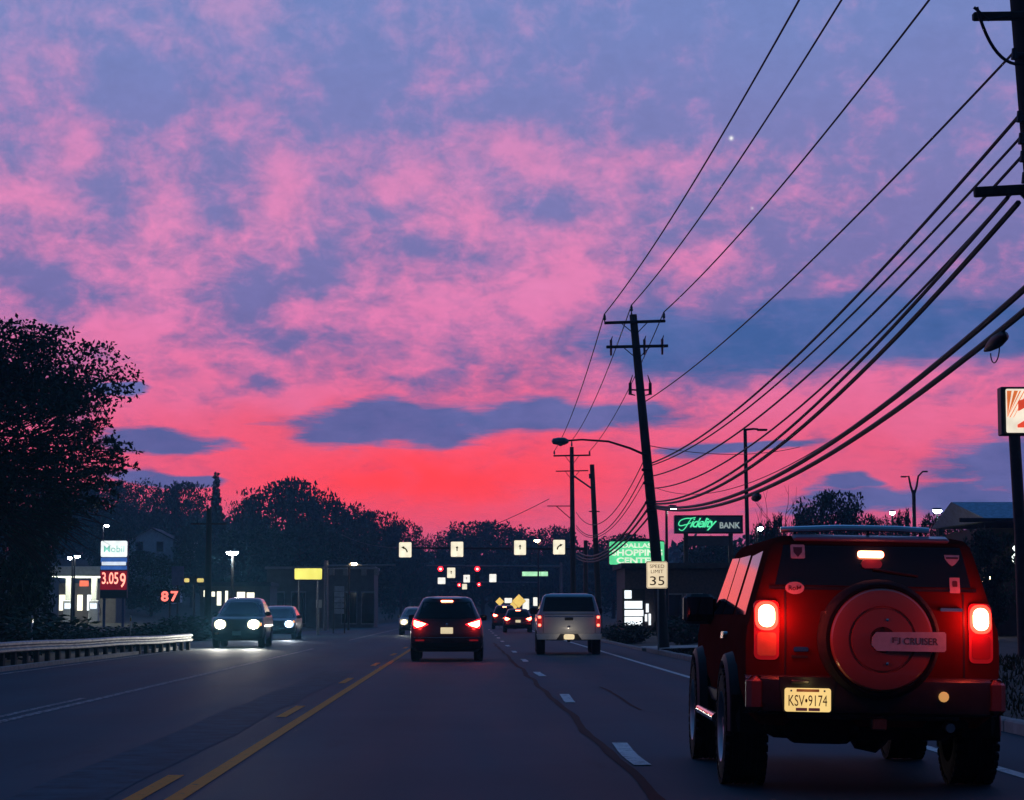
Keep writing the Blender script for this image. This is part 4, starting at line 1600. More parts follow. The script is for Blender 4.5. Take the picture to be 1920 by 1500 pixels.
diamond('small yellow diamond sign over the queue, left of the others', 937, 1128, 17, YW)
diamond('larger yellow diamond sign over the queue, beside the silver pickup', 973, 1127, 27, YW + 4)
diamond('yellow diamond sign partly behind the larger one over the queue', 966, 1133, 20, YW + 9)
for px, py, wp, hp, lb in ((953, 1126, 15, 10, 'low white board between the yellow diamond signs'), (986, 1133, 13, 22, 'tall white board right of the larger yellow diamond sign'),
                           (1004, 1128, 9, 17, 'narrow white board against the left edge of the silver pickup')):
    p = at(px, py, YW + 14)
    gz = ground_z(p.x, YW + 14)
    t = thing('roadside_board', lb, 'sign board', (p.x, YW + 14, gz), 0, 'white boards ahead')
    h = p.z - gz
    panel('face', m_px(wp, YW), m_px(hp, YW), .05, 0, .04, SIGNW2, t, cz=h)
    MB().box((0, .08, h / 2), (.07, .05, h)).build('post', M_GALV, t)

# ------------------------------------------------------------------ fuel station sign
YF = 150.0
p = at(214, 1028, YF)
gz = ground_z(p.x, YF)
t = thing('fuel_price_sign', 'tall fuel sign: lit white Mobil head, blue bands, red glowing price', 'fuel sign', (p.x, YF, gz))
z_ = lambda py: at(0, py, YF).z - gz
w = m_px(49, YF)
zt, zb = z_(1012), z_(1122)
MB().box((0, .2, (zt + zb) / 2), (w + .06, .36, zt - zb), ch=.03).build('cabinet', mat('cabinet_navy', (.02, .03, .09), .5, var=.15), t)
panel('face', w, m_px(30, YF), .10, -.02, .03, glow('lit_white_head', (.92, 1.0, .98), 1.15), t, cz=z_(1029))
text('lettering', 'Mobil', w * .78, m_px(12.5, YF), glow('lit_teal_letters', (.30, .74, .62), .75), t, (0, -.03, z_(1029)), bold=.004)
panel('blue_band', w, m_px(9, YF), .03, -.02, .03, glow('lit_blue', (.06, .18, .62), .6), t, cz=z_(1050))
panel('white_band', w * .92, m_px(6.5, YF), .03, -.025, .03, glow('lit_white_band', (.80, .88, 1.0), .95), t, cz=z_(1056.5))
panel('blue_band', w, m_px(7, YF), .03, -.02, .03, MATS['lit_blue'], t, cz=z_(1064.5))
panel('price_panel', w, m_px(35, YF), .03, -.02, .03, glow('lit_price_panel', (.42, .006, .022), .42), t, cz=z_(1088))
RD = glow('lit_red_digits', (1.0, .30, .22), 2.2)
text('lettering', '3.05', w * .62, m_px(22, YF), RD, t, (-w * .13, -.03, z_(1084)), bold=.012)
text('lettering', '9', w * .22, m_px(27, YF), RD, t, (w * .35, -.03, z_(1088)), bold=.012)
panel('dark_panel', w, m_px(12, YF), .03, -.02, .03, M_BLACKPL, t, cz=z_(1114))
for s in (-1, 1):
    MB().box((s * w * .36, .2, zb / 2), (.16, .2, zb), ch=.02).build('post', mat('post_navy', (.05, .09, .22), .5, var=.15), t)

# red-lit price board further right
YR = 138.0
p = at(318, 1118, YR)
gz = ground_z(p.x, YR)
t = thing('price_board', 'small red glowing figure board left of the bright street lamp', 'price board', (p.x, YR, gz))
h = p.z - gz
MB().box((0, .1, h), (m_px(38, YR), .16, m_px(24, YR)), ch=.02).build('cabinet', M_BLACKPL, t)
for ch_, sx_ in (('8', -1), ('7', 1)):
    text('lettering', ch_, m_px(14, YR), m_px(19, YR), glow('lit_red_hot', (1.0, .16, .12), 2.0), t, (sx_ * m_px(9, YR), .0, h), bold=.03)
MB().tube([(0, .1, -.2), (0, .1, h)], .06, 8).build('post', M_DARKST, t)
p = at(333, 1080, YR + 6)
gz = ground_z(p.x, YR + 6)
t = thing('banner_board', 'dull purple panel sign above the red figure board', 'panel sign', (p.x, YR + 6, gz))
h = p.z - gz
MB().box((0, .06, h), (m_px(23, YR), .1, m_px(37, YR)), ch=.02).build('panel', mat('mauve_panel', (.22, .15, .30), .7, var=.3, scale=3), t)
MB().tube([(0, .1, -.2), (0, .1, h)], .06, 8).build('post', M_DARKST, t)
# stacked tenant sign, unlit grey
YT = 128.0
p = at(636, 1125, YT)
gz = ground_z(p.x, YT)
t = thing('tenant_sign', 'grey stacked tenant sign left of the crossover, below the amber lamp', 'tenant sign', (p.x, YT, gz))
gm_ = mat('tenant_panel', (.30, .32, .38), .6, var=.3, scale=4)
h = p.z - gz
for k in range(5):
    z = h + m_px(21, YT) - k * m_px(10.5, YT)
    MB().box((0, 0, z), (m_px(18, YT), .12, m_px(9, YT)), ch=.015).build('panel', gm_, t)
for s in (-1, 1):
    MB().box((s * m_px(10.5, YT), .02, h * .55), (.07, .08, h * 1.12 + .5)).build('post', M_DARKST, t)
p = at(598, 1132, 122)
t = thing('notice_board', 'small pale board below the yellow sign', 'sign board', (p.x, 122, ground_z(p.x, 122)))
panel('face', m_px(11, 122), m_px(15, 122), .03, 0, .03, mat('pale_board', (.5, .48, .44), .7, var=.2), t, cz=p.z - ground_z(p.x, 122))
MB().box((0, .05, (p.z - ground_z(p.x, 122)) / 2), (.06, .05, p.z - ground_z(p.x, 122))).build('post', M_GALV, t)

# ------------------------------------------------------------------ buildings
WARMWIN = glow('lit_window_warm', (1.0, .95, .72), 1.6)
COOLWIN = glow('lit_window_cool', (.86, .95, 1.0), 1.5)
M_SIDING = mat('siding_pale', (.80, .82, .84), .8, var=.12, scale=3)
M_ROOFD = mat('roof_dark', (.05, .05, .06), .85, var=.3, scale=5)
M_ROOFB = mat('roof_slate_blue', (.34, .44, .56), .75, var=.25, scale=6, bump=.2)
M_WALLD = mat('wall_drab', (.12, .11, .12), .85, var=.2, scale=2)


def gable(t, w, d, eave, ridge, wallm, roofm, ov=.3, across=True):
    """Gabled block with its gable end facing -Y."""
    b_ = MB()
    b_.prism([(-w / 2, -6.0), (w / 2, -6.0), (w / 2, eave), (0, ridge), (-w / 2, eave)], xz(0), 0, d)
    b_.build('wall', wallm, t)
    for s in (-1, 1):
        r_ = MB()
        sl = (ridge - eave) / (w / 2)
        r_.prism([(0, ridge + .02), (s * (w / 2 + ov), eave - sl * ov + .02), (s * (w / 2 + ov), eave - sl * ov + .16), (0, ridge + .18)], xz(-ov), 0, d + 2 * ov)
        r_.build('roof', roofm, t)


# white gabled house on the hillside
YH = 262.0
p = at(283, 1045, YH)
t = thing('gabled_house', 'pale blue-white gabled house half hidden on the left hillside', 'house', (p.x, YH, p.z))
zz = lambda py: at(0, py, YH).z - p.z
gable(t, m_px(82, YH), 9, zz(1012), zz(991), M_SIDING, M_ROOFD)
for px in (262, 300):
    q = at(px, 1025, YH) - Vector((p.x, YH, p.z))
    o = MB().box((q.x, -.03, q.z), (.9, .08, 1.3)).build('window', mat('window_trim', (.6, .6, .6), .6, var=.1), t)
    MB().box((q.x, -.08, q.z), (.74, .03, 1.12)).build('pane', M_GLASS, o)
w0 = MB(); w0.box((m_px(58, YH), 4, zz(1030)), (m_px(34, YH), 5, m_px(40, YH))); w0.build('side_wing', M_SIDING, t)
w0 = MB(); w0.box((m_px(58, YH), 4, zz(1010) + .1), (m_px(38, YH), 5.6, .25)); w0.build('wing_roof', M_ROOFD, t)

# fuel station: shop, canopy, pumps
YM = 172.0
p = at(150, 1155, YM)
gz = ground_z(p.x, YM)
t = thing('station_canopy', 'fuel station canopy with bright lit soffit, half hidden by leaves', 'canopy', (p.x, YM, gz))
zc = at(0, 1072, YM).z - gz
wpx = 100
MB().box((0, 1, zc), (m_px(wpx, YM), 6.5, .75), ch=.05).build('fascia', mat('fascia_pale', (.40, .42, .42), .6, var=.15), t)
MB().box((0, 1, zc - .40), (m_px(wpx - 10, YM), 5.6, .04)).build('soffit_light', glow('lit_soffit', (.98, 1.0, .82), 3.2), t)
for s in (-1, 1):
    MB().box((s * 1.0 - .1, 1, zc / 2 - .2), (.42, .42, zc - .4), ch=.03).build('column', mat('column_white', (.6, .62, .58), .6, var=.12), t)
t = thing('station_shop', 'fuel station shop with bright windows behind the leaves', 'shop', (p.x - .5, YM + 6, gz))
MB().box((0, 2.5, 1.4), (m_px(110, YM), 5, 3.4)).build('wall', M_WALLD, t)
for i, (px, w_) in enumerate(((118, 14), (134, 12), (150, 10), (168, 9))):
    q = at(px, 1130, YM + 6)
    MB().box((q.x - p.x + .5, -.02, q.z - gz), (m_px(w_, YM), .06, m_px(30, YM))).build('window', COOLWIN if i % 2 else WARMWIN, t)
MB().box((at(158, 1092, YM + 6).x - p.x + .5, -.06, at(0, 1092, YM).z - gz), (m_px(17, YM), .1, m_px(11, YM))).build('shop_sign', glow('lit_orange_red', (1.0, .16, .07), 1.0), t)
for px, lb in ((128, 'fuel pump left of the lit canopy column'), (176, 'fuel pump right of the lit canopy column')):
    q = at(px, 1150, YM - 1)
    g_ = thing('fuel_pump', lb, 'fuel pump', (q.x, YM - 1, gz), 0, 'pumps under the canopy')
    MB().box((0, 0, .85), (.75, .5, 1.7), ch=.05).build('cabinet', mat('pump_white', (.55, .56, .58), .5, var=.15), g_)
    MB().box((0, -.27, 1.25), (.5, .05, .4)).build('display', glow('lit_display', (.8, .9, 1.0), 1.4), g_)
    MB().tube([(.39, -.1, 1.4), (.55, -.15, .9), (.5, -.1, .5), (.39, -.1, .7)], .025, 6).build('hose', M_RUBBER, g_)
ld = bpy.data.lights.new('canopy_light', 'POINT'); ld.energy = 350; ld.color = (.96, 1, .82); ld.shadow_soft_size = .6
lo = bpy.data.objects.new('canopy_light', ld); COL.objects.link(lo); lo.location = (p.x, YM - 1.5, gz + zc - .8)

# store with lit windows behind the oncoming cars
YV = 160.0
p = at(440, 1160, YV)
gz = ground_z(p.x, YV)
t = thing('convenience_store', 'low dark store with a row of bright windows behind the oncoming cars', 'store', (p.x, YV, gz))
z1 = at(0, 1098, YV).z - gz
MB().box((0, 3, z1 / 2 - .3), (m_px(130, YV), 6, z1 + .6)).build('wall', M_WALLD, t)
MB().box((0, 2.9, z1 + .1), (m_px(136, YV), 6.8, .3)).build('roof', M_ROOFD, t)
for px, py, wq, hq in ((384, 1113, 4, 12), (400, 1114, 6, 9), (411, 1122, 8, 26), (425, 1120, 5, 24), (452, 1116, 15, 12), (470, 1117, 14, 12), (431, 1128, 8, 8)):
    q = at(px, py, YV)
    o = MB().box((q.x - p.x, -.02, q.z - gz), (m_px(wq + 2, YV), .06, m_px(hq + 2, YV))).build('window', M_DARKST, t)
    MB().box((q.x - p.x, -.07, q.z - gz), (m_px(wq, YV), .05, m_px(hq, YV))).build('pane', WARMWIN, o)
for px, wq in ((350, 5), (358, 6), (374, 9), (381, 5)):
    q = at(px, 1088, YV - 6)
    pass
p = at(364, 1088, YV - 8)
gz = ground_z(p.x, YV - 8)
t = thing('roadside_sign', 'small sign with two dim amber patches left of the dark plain pole', 'lit sign', (p.x, YV - 8, gz))
h = p.z - gz
MB().box((0, .1, h), (m_px(42, YV), .16, m_px(13, YV)), ch=.02).build('cabinet', M_BLACKPL, t)
for px, wq in ((351, 9), (375, 12)):
    MB().prism(rrect(m_px(px - 364, YV), h, m_px(wq, YV), m_px(7, YV), .08), xz(-.01), 0, .02).build('face', glow('lit_amber_dim', (1.0, .76, .22), .8), t)
MB().tube([(0, .1, -.2), (0, .1, h)], .07, 8).build('post', M_DARKST, t)
# dark roadside building with a light frame, behind the yellow sign
YD = 176.0
p = at(600, 1165, YD)
gz = ground_z(p.x, YD)
t = thing('roadside_building', 'dark flat-roofed building with pale door frames behind the yellow sign', 'building', (p.x, YD, gz))
z1 = at(0, 1066, YD).z - gz
MB().box((0, 4, z1 / 2), (m_px(200, YD), 8, z1)).build('wall', M_WALLD, t)
MB().box((0, 3.9, z1 + .06), (m_px(206, YD), 8.5, .2)).build('parapet', mat('parapet_grey', (.3, .3, .33), .7, var=.2), t)
for px, wq in ((520, 24), (560, 24), (655, 26), (690, 22)):
    q = at(px, 1120, YD)
    o = MB().box((q.x - p.x, -.03, 1.6), (m_px(wq, YD) + .15, .08, 2.6)).build('window', mat('frame_grey', (.28, .28, .31), .6, var=.2), t)
    MB().box((q.x - p.x, -.09, 1.6), (m_px(wq, YD), .05, 2.4)).build('pane', M_GLASS, o)
# shop lit white, right of the pickup
YE = 108.0
p = at(1195, 1185, YE)
gz = ground_z(p.x, YE)
t = thing('lit_storefront', 'storefront with tall white glowing window right of the silver pickup', 'shop', (p.x + 2.4, YE, gz))
q = lambda px: at(px, 1150, YE).x - p.x - 2.4
zq = lambda py: at(0, py, YE).z - gz
MB().box((1.2, 3, 1.3), (8.4, 6, 3.8)).build('wall', mat('wall_brick_dark', (.09, .07, .075), .85, var=.3, scale=8), t)
MB().box((1.2, 2.9, 3.3), (8.8, 6.8, .25)).build('roof', M_ROOFD, t)
o = MB().box(((q(1169) + q(1207)) / 2, -.02, (zq(1106) + zq(1173)) / 2), (m_px(42, YE), .06, m_px(70, YE))).build('window', M_DARKST, t)
for (pa_, pb_, ya, yb) in ((1171, 1184, 1107, 1122), (1171, 1204, 1127, 1141), (1171, 1206, 1144, 1155), (1171, 1204, 1157, 1172), (1211, 1216, 1132, 1148), (1209, 1213, 1152, 1165), (1216, 1220, 1151, 1172)):
    MB().box(((q(pa_) + q(pb_)) / 2, -.08, (zq(ya) + zq(yb)) / 2), (m_px(pb_ - pa_, YE), .05, m_px(yb - ya, YE))).build('pane', COOLWIN, o)
for px in (1262, 1300):
    o2 = MB().box((q(px), -.03, 1.2), (.95, .08, 1.5)).build('window', mat('frame_grey', (.28, .28, .31), .6, var=.2), t)
    MB().box((q(px), -.09, 1.2), (.82, .05, 1.36)).build('pane', M_GLASS, o2)
# building with slate-blue roof at the right, small lit sign on it
YQ = 84.0
p = at(1910, 1120, YQ)
gz = ground_z(p.x, YQ)
t = thing('blue_roofed_building', 'building with slate-blue hipped roof behind the pylon sign post', 'building', (p.x, YQ, gz))
zq2 = lambda py: at(0, py, YQ).z - gz
xq = lambda px: at(px, 1000, YQ).x - p.x
MB().box((1.4, 4, zq2(985) / 2), (5.0, 7, zq2(985) - .1)).build('wall', mat('wall_tan', (.03, .025, .028), .8, var=.2), t)
rf = MB()
zr, ze = zq2(934), zq2(976)
xl, xr = xq(1808), 5.0
rf.v = [(xl + .4, -.6, ze), (xr, -.6, ze), (xr, 8, ze), (xl + .4, 8, ze), (xl + .0, 2.2, zr), (xr - 1.0, 2.2, zr)]
rf.v[0] = (xq(1848), -.6, ze)
rf.f = [(0, 1, 5, 4), (1, 2, 5), (2, 3, 4, 5), (3, 0, 4), (3, 2, 1, 0)]
rf.build('roof', M_ROOFB, t)
MB().box((.9, -.62, ze + .02), (xr - xq(1848) + .3, .08, .16)).build('gutter', M_DARKST, t)
sg = MB(); sg.tube([(xq(1902), -.55, zq2(1018)), (xq(1893), -.55, zq2(1028)), (xq(1899), -.55, zq2(1036)), (xq(1890), -.55, zq2(1046)), (xq(1896), -.55, zq2(1056))], .05, 8)
sg.tube([(xq(1906), -.55, zq2(1030)), (xq(1905), -.55, zq2(1056))], .06, 8)
sg.build('wall_sign', glow('lit_cool_sign', (.88, 1.0, .92), 2.2), t, smooth=True)
for px, py in ((1830, 1088), (1845, 1092), (1861, 1083)):
    MB().lathe([(-.08, 0), (-.05, .06), (0, .08)], (xq(px), -.12 + 0.6, zq2(py)), 'y', 10).build('wall_lamp', LAMPA, t, smooth=True)
# low building behind the speed sign
YL = 135.0
p = at(1300, 1150, YL)
t = thing('low_building', 'low dark building between the bank sign posts and the red off-roader', 'building', (p.x, YL, ground_z(p.x, YL)))
MB().box((0, 4, 1.6), (7.5, 7, 3.4)).build('wall', M_WALLD, t)
MB().box((0, 4, 3.42), (7.9, 7.6, .24)).build('roof', M_ROOFD, t)
for px in (1270, 1320):
    q_ = at(px, 1120, YL).x - p.x
    o = MB().box((q_, .47, 1.5), (1.3, .08, 1.4)).build('window', mat('frame_grey', (.28, .28, .31), .6, var=.2), t)
    MB().box((q_, .42, 1.5), (1.15, .04, 1.25)).build('pane', M_GLASS, o)

# ------------------------------------------------------------------ vehicle builder
TAIL_HOT = glow('tail_lamp_hot', (1.0, .13, .055), 60.0)
TAIL_RED = glow('tail_lamp_red', (1.0, .018, .03), 2.2)
TAIL_DIM = mat('tail_lens_red', (.35, .012, .015), .15, var=.1, emit=(1, .03, .03), estr=.25)
REFL = mat('reflector_red', (.4, .02, .02), .2, var=.1, emit=(1, .03, .05), estr=.12)
INDIC = mat('indicator_lens', (.75, .32, .12), .18, var=.15)
HEAD_HOT = glow('head_lamp_hot', (1.0, .95, .80), 70.0)
HEAD_COOL = glow('head_lamp_cool', (.78, .88, 1.0), 60.0)
PLATEW = glow('plate_lamp_glow', (1.0, .82, .50), .75)  # both plate faces emit, standing in for plate-lamp light
PLATEY = glow('plate_lamp_glow_yellow', (1.0, .72, .26), .85)
PLATETXT = mat('plate_text', (.16, .05, .01), .6, var=.1)


class Body:
    """Car shell: horizontal rings stacked bottom to top. Local rear at y=0, nose at +y."""

    def __init__(self, levels, rear_d=.22, front_d=.35, n_exp=3.2, arches=(), arch_r=.40, wheel_z=.36):
        self.lv = levels
        self.rd, self.fd, self.ne = rear_d, front_d, n_exp
        self.arches, self.ar, self.wz = arches, arch_r, wheel_z

    def par(self, z):
        lv = self.lv
        if z <= lv[0][0]:
            return lv[0][1:]
        for a, b in zip(lv, lv[1:]):
            if z <= b[0]:
                f = (z - a[0]) / max(b[0] - a[0], 1e-6)
                return tuple(a[i] + (b[i] - a[i]) * f for i in (1, 2, 3))
        return lv[-1][1:]

    def bul(self, x, hw, D):
        t = min(1.0, abs(x) / hw)
        return D * (1 - (1 - t ** self.ne) ** (1 / self.ne))

    def rear(self, x, z):
        hw, yr, yf = self.par(z)
        return yr + self.bul(x, hw, min(self.rd, (yf - yr) * .3))

    def front(self, x, z):
        hw, yr, yf = self.par(z)
        return yf - self.bul(x, hw, min(self.fd, (yf - yr) * .3))

    def mesh(self):
        b_ = MB()
        NE, NS = 17, 26
        ring_n = 0
        for (z, hw, yr, yf) in self.lv:
            pts = []
            D = min(self.rd, (yf - yr) * .3); F = min(self.fd, (yf - yr) * .3)
            xs = [math.sin(math.pi / 2 * (2 * k / (NE - 1) - 1)) for k in range(NE)]
            for s in xs:
                pts.append((s * hw, yr + self.bul(s * hw, hw, D)))
            for k in range(1, NS):
                pts.append((hw, yr + D + (yf - F - yr - D) * k / NS))
            for s in reversed(xs):
                pts.append((s * hw, yf - self.bul(s * hw, hw, F)))
            for k in range(1, NS):
                pts.append((-hw, yf - F + (yr + D - yf + F) * k / NS))
            ring_n = len(pts)
            for (x, y) in pts:
                zz = z
                for ay in self.arches:
                    d = abs(y - ay)
                    if d < self.ar and abs(x) > hw * .6:
                        zz = max(zz, self.wz + math.sqrt(self.ar ** 2 - d * d))
                b_.v.append((x, y, zz))
        n = ring_n
        for k in range(len(self.lv) - 1):
            for i in range(n):
                j = (i + 1) % n
                b_.f.append((k * n + i, k * n + j, (k + 1) * n + j, (k + 1) * n + i))
        b_.f.append(tuple(range(n - 1, -1, -1)))
        b_.f.append(tuple((len(self.lv) - 1) * n + i for i in range(n)))
        return b_

    def patch(self, name, poly, where, matl, parent, off=.006, depth=.03, K=4):
        """Panel that follows the shell; poly in (x,z) on rear/front or (y,z) on left/right."""
        pl = []
        for i in range(len(poly)):
            a, b = poly[i], poly[(i + 1) % len(poly)]
            L = math.hypot(b[0] - a[0], b[1] - a[1])
            m = max(1, int(L / .06))
            pl += [(a[0] + (b[0] - a[0]) * k / m, a[1] + (b[1] - a[1]) * k / m) for k in range(m)]
        cx = sum(p[0] for p in pl) / len(pl); cz = sum(p[1] for p in pl) / len(pl)

        def pt(a, b, o):
            if where == 'rear':
                return (a, self.rear(a, b) - o, b)
            if where == 'front':
                return (a, self.front(a, b) + o, b)
            hw, yr, yf = self.par(b)
            s = -1 if where == 'left' else 1
            x = hw
            D = min(self.rd, (yf - yr) * .3); F = min(self.fd, (yf - yr) * .3)
            if a < yr + D:
                t = max(0.0, min(1.0, (a - yr) / D)); x = hw * max(0.0, 1 - (1 - t) ** self.ne) ** (1 / self.ne)
            elif a > yf - F:
                t = max(0.0, min(1.0, (yf - a) / F)); x = hw * max(0.0, 1 - (1 - t) ** self.ne) ** (1 / self.ne)
            return (s * (x + o), a, b)
        b_ = MB()
        n = len(pl)
        b_.v.append(pt(cx, cz, off))
        for k in range(1, K + 1):
            f = k / K
            for (a, b) in pl:
                b_.v.append(pt(cx + (a - cx) * f, cz + (b - cz) * f, off))
        for (a, b) in pl:
            b_.v.append(pt(a, b, off - depth))
        for i in range(n):
            j = (i + 1) % n
            b_.f.append((0, 1 + i, 1 + j))
            for k in range(K):
                b_.f.append((1 + k * n + i, 1 + (k + 1) * n + i, 1 + (k + 1) * n + j, 1 + k * n + j))
        return b_.build(name, matl, parent, smooth=True)


WHEELS = {}


def wheel(parent, x, y, z, r, w, side, rimm=None, tread=False):
    key = (r, w, tread)
    if key not in WHEELS:
        ty = MB()
        pr = [(-w / 2, r * .62), (-w / 2 - .006, r * .75), (-w / 2, r * .90), (-w * .42, r * .985)]
        if tread:
            for k in range(5):
                a = -w * .38 + w * .76 * k / 5
                pr += [(a, r), (a + w * .10, r), (a + w * .105, r - .012), (a + w * .148, r - .012)]
        else:
            pr += [(-w * .3, r), (w * .3, r)]
        pr += [(w * .42, r * .985), (w / 2, r * .90), (w / 2 + .006, r * .75), (w / 2, r * .62), (w * .3, r * .58), (-w * .3, r * .58)]
        ty.lathe(pr, (0, 0, 0), 'x', 40, closed=True)
        if tread:
            for k in range(36):       # shoulder lugs
                a = 2 * math.pi * k / 36
                for s in (-1, 1):
                    ty.box((s * w * .44, math.cos(a) * r * .965, math.sin(a) * r * .965), (w * .16, .045, .034), Euler((a - math.pi / 2, 0, 0)))
        rm = MB()
        rm.lathe([(.0, .0), (.03, r * .14), (.02, r * .2), (-.03, r * .3), (-.04, r * .46), (.03, r * .56), (.05, r * .62), (-w * .3, r * .61), (-w * .45, r * .60)], (w * .34, 0, 0), 'x', 30)
        for k in range(6):
            a = 2 * math.pi * k / 6
            rm.box((w * .34, math.cos(a) * r * .36, math.sin(a) * r * .36), (.045, r * .46, r * .13), Euler((a, 0, 0)))
        WHEELS[key] = (mesh_of(rm, 'wheel', M_RIM), mesh_of(ty, 'tyre', M_RUBBER))
        for me in WHEELS[key]:
            me.polygons.foreach_set('use_smooth', [True] * len(me.polygons))
            me.set_sharp_from_angle(angle=R(35))
    o = link('wheel', WHEELS[key][0], M_RIM, parent)
    o.location = (x, y, z)
    o.rotation_euler = (random.uniform(0, 1), 0, 0 if side > 0 else math.pi)
    link('tyre', WHEELS[key][1], M_RUBBER, o)
    return o


def point(parent, loc, e, col, r=.05, name='lamp_or_fill_light'):
    ld = bpy.data.lights.new(name, 'POINT')
    ld.energy = e; ld.color = col; ld.shadow_soft_size = r
    lo = bpy.data.objects.new(name, ld)
    COL.objects.link(lo); lo.parent = parent; lo.location = loc
    return lo


def spot(parent, loc, direction, e, col, ang=70, blend=.7, r=.06):
    ld = bpy.data.lights.new('headlight_beam', 'SPOT')
    ld.energy = e; ld.color = col; ld.shadow_soft_size = r; ld.spot_size = R(ang); ld.spot_blend = blend
    lo = bpy.data.objects.new('headlight_beam', ld)
    COL.objects.link(lo); lo.parent = parent; lo.location = loc
    lo.rotation_euler = Vector(direction).to_track_quat('-Z', 'Y').to_euler()
    return lo


def paint(name, col, rough=.32, metal=.35):
    return mat(name, col, rough, metal=metal, var=.05, scale=3, coat=.7)


def mirror(bd, parent, matl, y, z, hw, sz=(.2, .12, .16)):
    for s in (-1, 1):
        o = MB().box((s * (hw + sz[0] * .45), y, z), sz, ch=.035).build('mirror', matl, parent)
        MB().box((s * (hw + sz[0] * .45), y - sz[1] / 2 - .004, z), (sz[0] * .8, .01, sz[2] * .8)).build('mirror_glass', M_GLASS, o)


# ================================================================== the off-roader in the right lane
SX, SY = 2.70, 14.8
fj = thing('off_road_suv', 'red off-road vehicle close on the right, round spare wheel on its tailgate, brake lights on', 'off-roader', (SX, SY, 0), R(-1.5), None, R(1.0))
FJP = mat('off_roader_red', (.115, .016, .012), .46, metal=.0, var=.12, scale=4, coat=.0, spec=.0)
lev = [(.44, .74, .16, 4.25), (.52, .82, .08, 4.34), (.70, .86, .05, 4.40), (.85, .87, .04, 4.40), (1.00, .87, .04, 4.36), (1.10, .86, .045, 4.28), (1.13, .85, .05, 4.1),
       (1.14, .845, .05, 3.18), (1.20, .83, .055, 3.12), (1.38, .775, .075, 3.04), (1.58, .715, .11, 2.93), (1.66, .69, .14, 2.86), (1.705, .655, .19, 2.76), (1.725, .58, .27, 2.65), (1.735, .40, .45, 2.40)]
fb = Body(lev, rear_d=.16, front_d=.3, n_exp=4.5, arches=(.92, 3.62), arch_r=.50, wheel_z=.40)
fb.mesh().build('body', FJP, fj, smooth=True)
# glazing
fb.patch('rear_window', [(-.66, 1.385), (.66, 1.385), (.60, 1.655), (-.60, 1.655)], 'rear', M_GLASS, fj, .008)
for s in ('left', 'right'):
    fb.patch('quarter_window', [(.30, 1.18), (1.05, 1.18), (1.05, 1.60), (.42, 1.62)], s, M_GLASS, fj, .006)
    fb.patch('side_window', [(1.22, 1.18), (2.0, 1.18), (2.0, 1.61), (1.22, 1.61)], s, M_GLASS, fj, .006)
    fb.patch('side_window', [(2.08, 1.18), (2.95, 1.18), (2.70, 1.62), (2.08, 1.61)], s, M_GLASS, fj, .006)
    fb.patch('sill_trim', [(1.4, .50), (3.1, .50), (3.1, .60), (1.4, .60)], s, M_BLACKPL, fj, .03, .05)
    fb.patch('door_handle', rrect(1.45, 1.03, .22, .05, .02), s, M_CHROME, fj, .03, .03)
fb.patch('windscreen', [(-.72, 1.20), (.72, 1.20), (.62, 1.62), (-.62, 1.62)], 'front', M_GLASS, fj, .006)
# rear glass surround and tailgate edges
fb.patch('tailgate_seal', [(-.70, 1.355), (.70, 1.355), (.70, 1.378), (-.70, 1.378)], 'rear', M_BLACKPL, fj, .006, .02)
for s in (-1, 1):
    fb.patch('tailgate_gap', [(s * .60, .78), (s * .60 + .012, .78), (s * .60 + .012, 1.34), (s * .60, 1.34)], 'rear', M_BLACKPL, fj, .003, .02)
# roof rack: pale bar over the rear of the roof
rk = MB()
rk.tube([(-.60, .32, 1.765), (-.2, .32, 1.785), (.2, .32, 1.785), (.42, .32, 1.775)], .021, 8)
rk.build('roof_bar', mat('roof_bar_metal', (.92, .88, .90), .30, metal=.9, var=.06), fj, smooth=True)
for x in (-.5, 0, .36):
    MB().tube([(x, .32, 1.70), (x, .32, 1.775)], .012, 6).build('bar_foot', M_BLACKPL, fj)
MB().box((0, .22, 1.71), (1.06, .12, .03), Euler((.2, 0, 0)), ch=.01).build('spoiler', mat('spoiler_grey', (.20, .17, .22), .35, var=.1, coat=.5), fj)
# high brake light
fb.patch('brake_light', rrect(-.014, 1.600, .175, .048, .02), 'rear', glow('high_lamp_hot', (1.0, .20, .10), 16.0), fj, .03, .05)
fb.patch('wiper_mount', rrect(-.01, 1.535, .14, .06, .03), 'rear', mat('washer_housing', (.30, .10, .11), .3, var=.1), fj, .03, .05)
MB().tube([(0, fb.rear(0, 1.50) - .03, 1.50), (.30, fb.rear(.3, 1.47) - .025, 1.46)], .010, 6).build('wiper', M_BLACKPL, fj)
# stickers
STK = mat('sticker_white', (.62, .55, .54), .6, var=.15, scale=30)
STD = mat('sticker_dark', (.10, .05, .06), .6, var=.1)
o = fb.patch('sticker', rrect(-.505, 1.612, .095, .095, .01), 'rear', STK, fj, .012, .006)
sh = [(-.03, .03), (.03, .03), (.028, -.005), (0, -.038), (-.028, -.005)]
fb.patch('emblem', [(-.505 + a, 1.612 + b) for a, b in sh][::-1], 'rear', STD, o, .0135, .002)
o = fb.patch('sticker', [(-.53 + .064 * math.cos(R(a)), 1.365 + .042 * math.sin(R(a))) for a in range(0, 360, 20)], 'rear', STK, fj, .016, .006)
text('lettering', 'RoM', .085, .032, STD, o, (-.53, fb.rear(-.53, 1.365) - .0185, 1.365), bold=.02, depth=.001)
o = fb.patch('sticker', [(.485, 1.605), (.59, 1.605), (.585, 1.575), (.56, 1.545), (.537, 1.53), (.515, 1.545), (.49, 1.575)][::-1], 'rear', STK, fj, .012, .006)
fb.patch('emblem', rrect(.538, 1.585, .085, .012, .004), 'rear', STD, o, .0135, .002)
